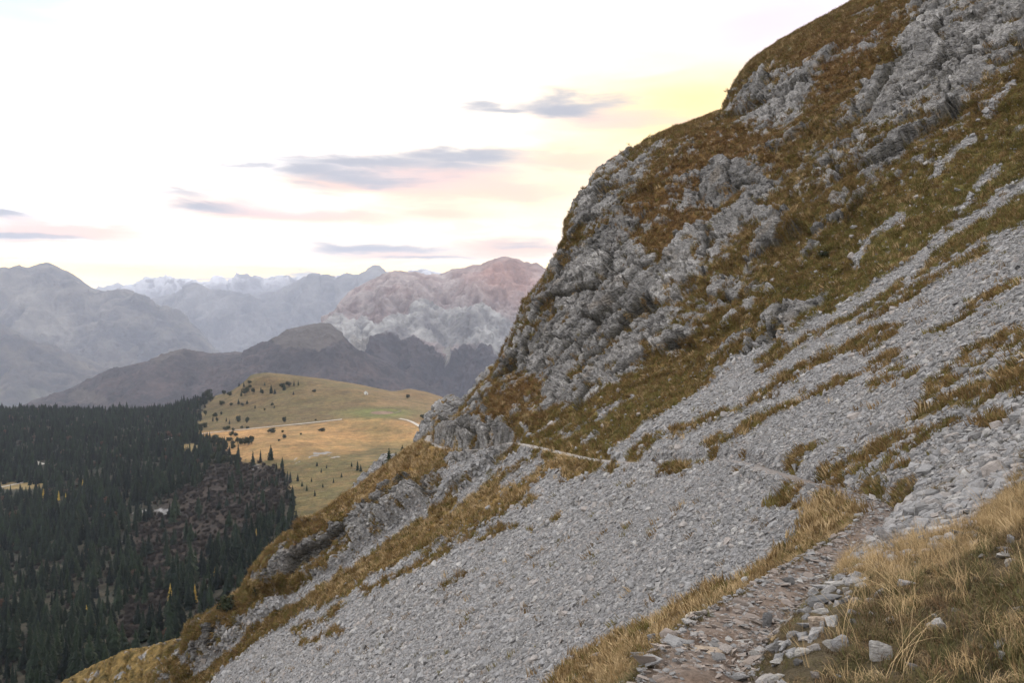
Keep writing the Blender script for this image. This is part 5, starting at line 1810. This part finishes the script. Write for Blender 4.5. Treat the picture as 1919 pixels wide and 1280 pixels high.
# ---- stones one can point at, beside and in the path: (px, py of the middle, width, height in px, thickness share, lean, label)
NAMED = [
    (1386, 1134, 62, 22, .35, 0, 'large flat blue grey slab lying across the path at its narrow step'),
    (1307, 1152, 48, 18, .45, 0, 'pale tan rounded slab on the grassy left rim of the path'),
    (1347, 1144, 26, 16, .6, .5, 'dark grey wedge stone wedged between the pale rim slab and the big flat slab'),
    (1320, 1138, 9, 8, .8, 0, 'small white stone on top of the rim above the pale tan slab'),
    (1228, 1200, 30, 22, .5, .6, 'pointed grey stone sticking up from the left rim of the path'),
    (1196, 1229, 28, 20, .7, 0, 'rounded blue grey stone at the left side of the path near the bottom'),
    (1202, 1261, 19, 8, .4, .2, 'small white slab left of the path near the bottom edge'),
    (1184, 1266, 14, 7, .5, 0, 'small white oval stone, leftmost at the bottom of the path'),
    (1203, 1275, 21, 7, .4, 0, 'flat grey white stone at the bottom edge left of the path'),
    (1216, 1218, 22, 7, .35, .1, 'thin flat grey slab behind the rounded blue grey stone'),
    (1348, 1187, 28, 11, .5, 0, 'dark blue grey stone half buried in the middle of the path'),
    (1324, 1223, 92, 8, .18, 0, 'long thin tan slab forming a step across the path'),
    (1384, 1207, 62, 13, .25, .1, 'long pale slab edge above the tan step on the path'),
    (1344, 1214, 40, 7, .25, 0, 'narrow grey slab just behind the tan step'),
    (1391, 1223, 28, 20, .7, 0, 'squarish blue grey block at the right end of the tan step'),
    (1413, 1236, 19, 24, .4, 1.0, 'upright pointed pale stone on the right edge of the path'),
    (1345, 1241, 24, 12, .5, 0, 'pale squarish slab at the left of a patch of moss on the path'),
    (1386, 1243, 46, 12, .3, 0, 'flat pale slab between the squarish block and the large mossy slab'),
    (1362, 1257, 60, 20, .35, 0, 'large pale mossy slab at the lower right of the path'),
    (1378, 1273, 56, 13, .35, 0, 'broad grey slab at the bottom edge right of the path'),
    (1271, 1263, 38, 10, .35, 0, 'flat pinkish slab in the dirt near the bottom of the path'),
    (1284, 1247, 34, 12, .4, .2, 'flat pinkish grey slab with a raised corner in the dirt of the path'),
    (1310, 1262, 34, 6, .3, 0, 'thin pale slab lying in the dirt, right of the pinkish slabs'),
    (1314, 1231, 11, 9, .7, .4, 'small pale stone under the middle of the tan step'),
    (1335, 1199, 20, 6, .35, 0, 'pale chip slab on the dirt below the dark half buried stone'),
    (1268, 1160, 16, 6, .5, 0, 'small grey flat stone beside the left rim of the path'),
    (1580, 1089, 58, 18, .4, 0, 'large flat pale slab on the right of the path, topmost of the slab steps'),
    (1613, 1101, 22, 18, .6, 0, 'rounded pale block at the right end of the large flat pale slab'),
    (1586, 1107, 14, 8, .6, 0, 'small pale stone below the large flat pale slab'),
    (1540, 1101, 50, 7, .3, 0, 'long thin grey slab left of and below the large flat pale slab'),
    (1532, 1083, 34, 8, .4, 0, 'pale slab left of the large flat pale slab'),
    (1547, 1124, 70, 24, .5, 0, 'big dark grey wedge shaped slab among dry grass stems'),
    (1585, 1128, 16, 10, .6, .3, 'small dark grey stone at the right tip of the big wedge slab'),
    (1536, 1149, 32, 14, .6, .2, 'pale stone lying on top of a layered tan block'),
    (1533, 1166, 36, 24, .7, 0, 'layered tan block under a pale stone right of the path'),
    (1507, 1172, 28, 15, .6, 0, 'blue grey block left of the layered tan block'),
    (1529, 1187, 18, 10, .6, 0, 'small pale block under the layered tan block'),
    (1438, 1167, 20, 28, .5, .9, 'upright dark stone on the path edge under a flat capping slab'),
    (1452, 1147, 40, 12, .35, 0, 'flat pale capping slab at the right edge of the path'),
    (1470, 1170, 26, 10, .5, 0, 'small pale slab right of the upright dark stone'),
    (1486, 1136, 40, 9, .3, 0, 'flat grey slab left of the big dark wedge slab'),
    (1478, 1127, 34, 8, .35, 0, 'thin blue grey slab uphill of the flat grey one, left of the big wedge'),
    (1471, 1209, 34, 15, .5, 0, 'pale stone in the turf right of the path, level with the tan step'),
    (1486, 1192, 26, 12, .5, .2, 'grey stone in the turf above the pale one, level with the tan step'),
    (1435, 1206, 14, 10, .5, .2, 'small grey stone in the grass at the right edge of the path'),
    (1553, 1216, 22, 24, .6, .8, 'pale pitted stone pointing downward in the grass'),
    (1650, 1224, 40, 38, .6, 1.1, 'large square pale stone standing on edge in the grass at the lower right'),
    (1710, 1250, 25, 17, .6, .5, 'grey faceted stone in the grass right of the large square stone'),
    (1456, 1244, 30, 10, .35, .3, 'bright white flat stone in the turf near the bottom'),
    (1504, 1226, 30, 8, .35, .2, 'flat pale stone in the turf right of the bright white one'),
    (1497, 1245, 18, 6, .4, 0, 'small flat grey stone between the white stones near the bottom'),
    (1597, 1169, 14, 16, .7, .4, 'blue grey stone beside a dark hole in the grass'),
    (1630, 1128, 14, 9, .5, .5, 'small white stone alone in the grass above the dark hole'),
    (1672, 1107, 11, 10, .6, .5, 'small white stone in grass near the top of the grass bank'),
    (1527, 1270, 18, 8, .5, 0, 'small grey stone at the bottom edge in the grass'),
    (1456, 1277, 34, 7, .4, 0, 'flat pale stone cut by the bottom edge right of the path'),
    (1436, 1272, 22, 9, .5, .3, 'slanted grey stone at the bottom edge right of the path'),
    (1477, 1096, 24, 20, .6, .6, 'wedge shaped blue grey stone jutting over the path step'),
    (1452, 1091, 32, 10, .4, 0, 'dark flat stone forming the riser of a path step'),
    (1424, 1085, 9, 8, .7, 0, 'small grey stone alone on the left rim of the path'),
    (1375, 1107, 8, 6, .7, 0, 'tiny grey stone on the rim above the large blue grey slab'),
    (1399, 1086, 13, 9, .6, 0, 'rounded grey stone on the grass rim left of the path'),
    (1524, 1076, 38, 8, .3, .1, 'long dark slab edging the path below the loose pile'),
    (1557, 1074, 18, 8, .6, 0, 'pale block at the right end of the long dark edging slab'),
    (1588, 963, 18, 11, .6, 0, 'square pale block in the turf between the scree and the path bend'),
    (1657, 1013, 28, 36, .35, .9, 'tall leaning pointed slab at the edge of the loose pile'),
    (1677, 1020, 20, 14, .7, 0, 'pale block right of the tall leaning slab'),
    (1689, 994, 18, 18, .7, .4, 'upright grey block behind the tall leaning slab'),
    (1624, 1025, 20, 14, .6, .3, 'grey block left of the tall leaning slab'),
    (1642, 1008, 22, 7, .3, .3, 'thin white slab leaning behind the tall slab'),
    (1600, 1045, 25, 12, .6, .2, 'white block at the left end of the loose pile by the path'),
    (1625, 1042, 26, 14, .7, 0, 'squat grey block right of the white block in the pile'),
    (1638, 1055, 15, 15, .7, .5, 'pointed grey stone in front of the squat block in the pile'),
    (1673, 1050, 25, 19, .7, .2, 'pinkish white block in front of the loose pile'),
    (1614, 1060, 26, 15, .6, 0, 'broad pale block at the foot of the loose pile'),
    (1526, 1006, 23, 9, .4, .4, 'slanted white slab on the turf left of the path bend'),
    (1483, 1063, 19, 12, .6, 0, 'grey boulder on the path edge, right one of a pair'),
    (1465, 1067, 13, 10, .7, 0, 'small dark boulder on the path edge, left one of a pair'),
    (1499, 1043, 20, 9, .6, 0, 'flat grey stone above the pair of boulders on the path edge'),
    (1498, 1024, 18, 8, .4, .4, 'long white stone lying in the blond grass of the rim'),
    (1638, 968, 20, 10, .5, .2, 'pale peaked stone beside the bend of the path'),
    (1563, 1041, 20, 8, .4, 0, 'dark flat stone in the middle of the path by the loose pile'),
    (1770, 992, 62, 20, .5, 0, 'largest long grey slab in the loose pile'),
    (1798, 1000, 24, 16, .6, .3, 'grey block leaning on the right end of the largest slab'),
    (1821, 1003, 24, 15, .7, 0, 'dark rounded block right of the largest slab'),
    (1758, 1010, 24, 8, .4, .2, 'pale wedge stone under the middle of the largest slab'),
    (1732, 1011, 13, 9, .6, 0, 'small white block left of the pale wedge stone'),
    (1758, 1024, 32, 9, .4, 0, 'long flat stone lying in blond grass below the largest slab'),
    (1699, 1036, 26, 15, .6, .3, 'grey block in blond grass right of the pinkish white block'),
    (1790, 942, 30, 14, .5, 0, 'pale slab high in the loose pile'),
    (1812, 963, 22, 15, .7, 0, 'dark square block in the upper pile'),
    (1796, 969, 9, 11, .5, .6, 'small upright white stone left of the dark square block'),
    (1838, 943, 28, 10, .4, 0, 'flat grey slab at the right end of the loose pile'),
    (1875, 896, 40, 14, .4, .2, 'long grey slab on the grass crest at the right'),
    (1891, 909, 24, 8, .4, .2, 'pinkish white slab under the long grey slab on the crest'),
    (1880, 1031, 21, 11, .5, .2, 'grey stone, upper one in the dark grass at the right edge'),
    (1879, 1044, 38, 6, .3, 0, 'thin white slab, middle one in the dark grass at the right edge'),
    (1893, 1056, 22, 12, .5, .4, 'slanted white stone, lowest in the dark grass at the right edge'),
    (1828, 1040, 13, 5, .4, 0, 'small pinkish white chip stone in the grass left of the thin white slab'),
    (1726, 937, 12, 8, .5, .6, 'small bright stone, left of two in the turf above the pile'),
    (1740, 936, 11, 8, .5, .3, 'small bright stone, right of two in the turf above the pile'),
    (1910, 1146, 22, 8, .4, .3, 'grey slab edge poking from the grass at the right edge'),
    (1751, 1160, 12, 9, .6, 0, 'small pale stone in a dark hollow of the grass bank'),
]
CLEAR = []


def toned(name, c1, c2):
    m_ = M_STONE.copy()
    m_.name = name
    e_ = [n_ for n_ in m_.node_tree.nodes if n_.bl_idname == 'ShaderNodeValToRGB'][0].color_ramp.elements
    for k_, q_ in enumerate(e_):
        w_ = k_ / (len(e_) - 1)
        q_.color = tuple(a_ * (1 - w_) + b_ * w_ for a_, b_ in zip(c1, c2)) + (1,)
    return m_


M_PALE = toned('pale_limestone', (.36, .35, .34), (.50, .48, .45))
M_DARK = toned('dark_limestone', (.12, .12, .122), (.19, .19, .195))
M_TAN = toned('tan_limestone', (.33, .27, .215), (.40, .33, .27))
NSM = [stone_mesh('stone', 400 + k, ((1, .8, 1), (1, .7, 1), (1, .9, 1), (1, .75, 1), (1, .85, 1), (.95, 1, 1))[k], (10, 12, 13, 11, 14, 10)[k], None, .6) for k in range(6)]
for k, (x, y, w_, h_, th_, lean, lab) in enumerate(NAMED):
    loc, nrm = cast(slope, x, min(y + h_ * .35, 1345))
    if loc is None:
        continue
    sc_ = loc.y / F
    W_, H_ = w_ * sc_ * 1.1, h_ * sc_ * 1.04
    # a flat slab shows its top foreshortened: depth is what the height in the picture leaves
    upright = lean > .55
    if upright:
        dims = (W_, max(.35 * W_, .3 * H_), H_ * 1.15)
    else:
        hz_ = max(H_ * th_ * 1.2, .035)
        view = max(.3, -loc.z / loc.y * 1.5)
        dims = (W_, min(max((H_ - hz_ * .8) / view, W_ * .45), W_ * 1.3), hz_ * 1.3)
    o = bpy.data.objects.new('stone', NSM[k % 6])
    o.scale = dims
    rnd = random.Random(900 + k)
    zr = rnd.uniform(-.3, .3)
    o.rotation_euler = (rnd.uniform(-.08, .08) - (.12 if upright else 0), -math.atan2(nrm.x, nrm.z) * (-.25) + (lean if not upright else rnd.uniform(-.25, .25)) * rnd.choice((-.4, .4)), zr)
    o.location = loc + Vector((0, 0, dims[2] * (.40 if upright else .32)))
    CLEAR.append((loc.x, loc.y, loc.z, max(dims[0], dims[1])))
    link(o)
    tone = M_PALE if ('white' in lab.split()[:4] or 'pale' in lab.split()[:4] or 'bright' in lab) else M_DARK if 'dark' in lab.split()[:4] else M_TAN if 'tan' in lab.split()[:4] else None
    if tone:
        o.material_slots[0].link = 'OBJECT'
        o.material_slots[0].material = tone
    tag(o, lab, 'stone')

# ---- stone chips trodden into the path
w_c = inview * (sy_ < 22) * (S_path < 1.25) * scells[3] * np.interp(sy_, [2, 6, 12, 22], [1, .75, .4, .2])
chn = 5000
cpnt, cnm, _ = sample(scells, w_c, chn, frng)
csz = np.exp(frng.normal(math.log(.024), .65, chn))
csz = np.clip(csz, .008, .16) * np.interp(cpnt[:, 1], [2, 22], [.95, 1.7])
CH = [stone_mesh('chip', 500 + k, ((1, .7, .3), (1, .55, .25), (1, .8, .22), (.9, .6, .4))[k], 11, M_CHIP if k % 2 else None) for k in range(4)]
cch = proto_collection('chip_kinds', [proto('chip', m_) for m_ in CH])
upn = np.tile(np.array([0, 0, 1.0]), (chn, 1)) * .7 + cnm * .3
lift = np.interp(cpnt[:, 1], [1, 8, 22], [.045, .05, .06])[:, None] * np.array([0, 0, 1.0])
scatter('path_chips', cpnt + lift, rot_to_normal(upn, frng.random(chn) * 6.28, frng.normal(0, .22, chn), None), csz, frng.integers(0, 4, chn), cch)

# ================================================================== grass
G_OLIVE = flat_mat('grass_olive', (.155, .128, .042), .3, 2, .3, (.105, .092, .030))
G_BROWN = flat_mat('grass_brown', (.215, .140, .060), .3, 2, .3, (.135, .088, .040))
G_BLOND = flat_mat('grass_blond', (.47, .35, .20), .25, 2, .3, (.31, .215, .105))
N_OLIVE = flat_mat('turf_olive', (.135, .120, .050), .35, 2, .3, (.070, .068, .030))
N_BROWN = flat_mat('turf_brown', (.195, .140, .078), .35, 2, .3, (.100, .070, .042))
N_RUST = flat_mat('turf_rust', (.185, .110, .058), .35, 2, .3, (.12, .078, .042))
G_RUST = flat_mat('grass_rust', (.205, .118, .050), .3, 2, .3, (.145, .09, .042))


def tuft_mesh(name, seed, n, h, spread, width, material, lean=.5, seg=3, flop=.6):
    rnd = random.Random(seed)
    v, f = [], []
    wind = rnd.uniform(0, 6.28)
    for _ in range(n):
        a = rnd.uniform(0, 6.28)
        r0 = spread * math.sqrt(rnd.random())
        bx, by = math.cos(a) * r0, math.sin(a) * r0
        L = h * rnd.uniform(.5, 1.15)
        da = wind + rnd.gauss(0, 1.1)
        bend = lean * rnd.uniform(.3, 1.4)
        w = width * rnd.uniform(.6, 1.3)
        cx_, cy_ = math.cos(da), math.sin(da)
        sx_, sy2 = -cy_, cx_
        k = len(v)
        px_, pz_, ang = 0., 0., .15 * bend
        for i in range(seg + 1):
            q = w * (1 - i / seg) ** .7 if i < seg else 0
            if i < seg:
                v += [(bx + cx_ * px_ - sx_ * q, by + cy_ * px_ - sy2 * q, pz_), (bx + cx_ * px_ + sx_ * q, by + cy_ * px_ + sy2 * q, pz_)]
            else:
                v.append((bx + cx_ * px_, by + cy_ * px_, pz_))
            px_ += math.sin(ang) * L / seg
            pz_ += math.cos(ang) * L / seg
            ang += bend * flop
        for i in range(seg - 1):
            f.append((k + 2 * i, k + 2 * i + 1, k + 2 * i + 3, k + 2 * i + 2))
        f.append((k + 2 * seg - 2, k + 2 * seg - 1, k + 2 * seg))
    me = bpy.data.meshes.new(name)
    me.from_pydata(v, [], f)
    me.materials.append(material)
    return me


TUF = [tuft_mesh('tuft_a', 1, 46, .16, .10, .0028, N_OLIVE, 1.0), tuft_mesh('tuft_b', 2, 46, .17, .12, .0028, N_BROWN, 1.5), tuft_mesh('tuft_c', 3, 40, .14, .12, .003, N_RUST, 1.3),
       tuft_mesh('tuft_d', 4, 34, .24, .08, .0022, G_BLOND, .7), tuft_mesh('tuft_e', 5, 40, .18, .10, .0026, G_BLOND, 1.3), tuft_mesh('tuft_f', 6, 8, .55, .05, .0018, G_BLOND, .75, 5, .35),
       tuft_mesh('tuft_g', 7, 50, .12, .14, .003, N_BROWN, 1.9)]
ct = proto_collection('tuft_kinds', [proto(m_.name, m_) for m_ in TUF])
not_s = (1 - S_scree)
edge_scree = .10 * S_scree
wg = inview * (sy_ < 16) * (not_s + .02 * S_scree + .5 * S_dry * S_scree) * sstep(.95, 1.35, S_path) * scells[3] * np.interp(sy_, [2, 5, 16], [1, .8, .35])
pilew = 1 - .6 * pile
ng = 22000
gp, gn, gk = sample(scells, wg * pilew, ng, frng)
gd = S_dry.reshape(-1)[gk]
pt_ = fbm(gp, .9, 3, 205) * 1.4
pt2 = fbm(gp, .5, 3, 215) * 1.4
u = frng.random(ng)
kind = np.where(u < .40 + .5 * pt_, 0, np.where(u < .72, 1, np.where(u < .84 + .3 * pt2, 2, 6)))
kind = np.where(frng.random(ng) < .07 + .2 * np.clip(pt2, 0, 1), 4, kind)
kind = np.where(frng.random(ng) < gd * .55, np.where(frng.random(ng) < .6, 3, 4), kind)
kind = np.where((frng.random(ng) < .012) & (gp[:, 1] < 9), 5, kind)
gs = frng.uniform(.34, .74, ng) * np.interp(gp[:, 1], [2, 16], [.85, 1.35]) * np.where(kind >= 3, 1.15, 1.0) * np.where(kind == 5, 1.3, 1.0)
tl = frng.normal(0, .25, ng)
mixn = gn * .5 + np.array([0, 0, .5])
slabs = union([[(1425, 1300), (1405, 1190), (1440, 1105), (1560, 1068), (1640, 1085), (1610, 1125), (1570, 1180), (1545, 1300)]], 15)
gx_, gy_ = proj(gp)
on_slab = look(slabs, gx_, gy_)
keepg = frng.random(ng) > .45 * on_slab
gs = gs * (1 - .45 * on_slab)
for (lx, lyy, lz, lr) in CLEAR:
    dd_ = (gp[:, 0] - lx) ** 2 + ((gp[:, 1] - lyy) * .8) ** 2 + (gp[:, 2] - lz) ** 2
    keepg &= dd_ > (lr * .62) ** 2
    infront = (np.abs(gp[:, 0] - lx * gp[:, 1] / lyy) < lr * .5) & (gp[:, 1] < lyy) & (gp[:, 1] > lyy - lr * 1.6) & (np.abs(gp[:, 2] - lz) < lr)
    gs = np.where(infront, gs * .5, gs)
scatter('grass', gp [keepg] - gn[keepg] * .015, rot_to_normal(mixn, frng.random(ng) * 6.28, tl, None)[keepg], gs[keepg], kind[keepg], ct)

# coarser tufts farther away
FTU = [tuft_mesh('clump_a', 11, 22, .20, .16, .010, G_OLIVE, 1.3, 2), tuft_mesh('clump_b', 12, 22, .22, .16, .010, G_BROWN, 1.3, 2), tuft_mesh('clump_c', 13, 22, .20, .16, .010, G_RUST, 1.4, 2),
       tuft_mesh('clump_d', 14, 20, .26, .14, .009, G_BLOND, 1.0, 2)]
cf2 = proto_collection('clump_kinds', [proto(m_.name, m_) for m_ in FTU])
wf = inview * (sy_ > 14) * (not_s * (1 - S_rock) + .012 * S_scree) * sstep(.9, 1.4, S_path) * scells[3] * np.interp(sy_, [14, 30, 60, 150], [1.8, 1.1, .6, .45])
nf = 70000
fp_, fn, fk = sample(scells, wf, nf, frng)
fu = frng.random(nf)
fr_, fo, fd = g4(ru).reshape(-1)[fk], g4(ol).reshape(-1)[fk], S_dry.reshape(-1)[fk]
fkind = np.where(fu < .42 + .3 * fo, 0, 1)
fkind = np.where(frng.random(nf) < fr_ * .75, 2, fkind)
fkind = np.where(frng.random(nf) < .06 + fd * .55, 3, fkind)
fs = frng.uniform(.7, 1.4, nf) * np.interp(fp_[:, 1], [14, 40, 100, 160], [1.0, 1.5, 2.1, 2.6])
scatter('slope_grass', fp_ - fn * .03, rot_to_normal(fn * .6 + np.array([0, 0, .4]), frng.random(nf) * 6.28, frng.normal(0, .25, nf), None), fs, fkind, cf2)
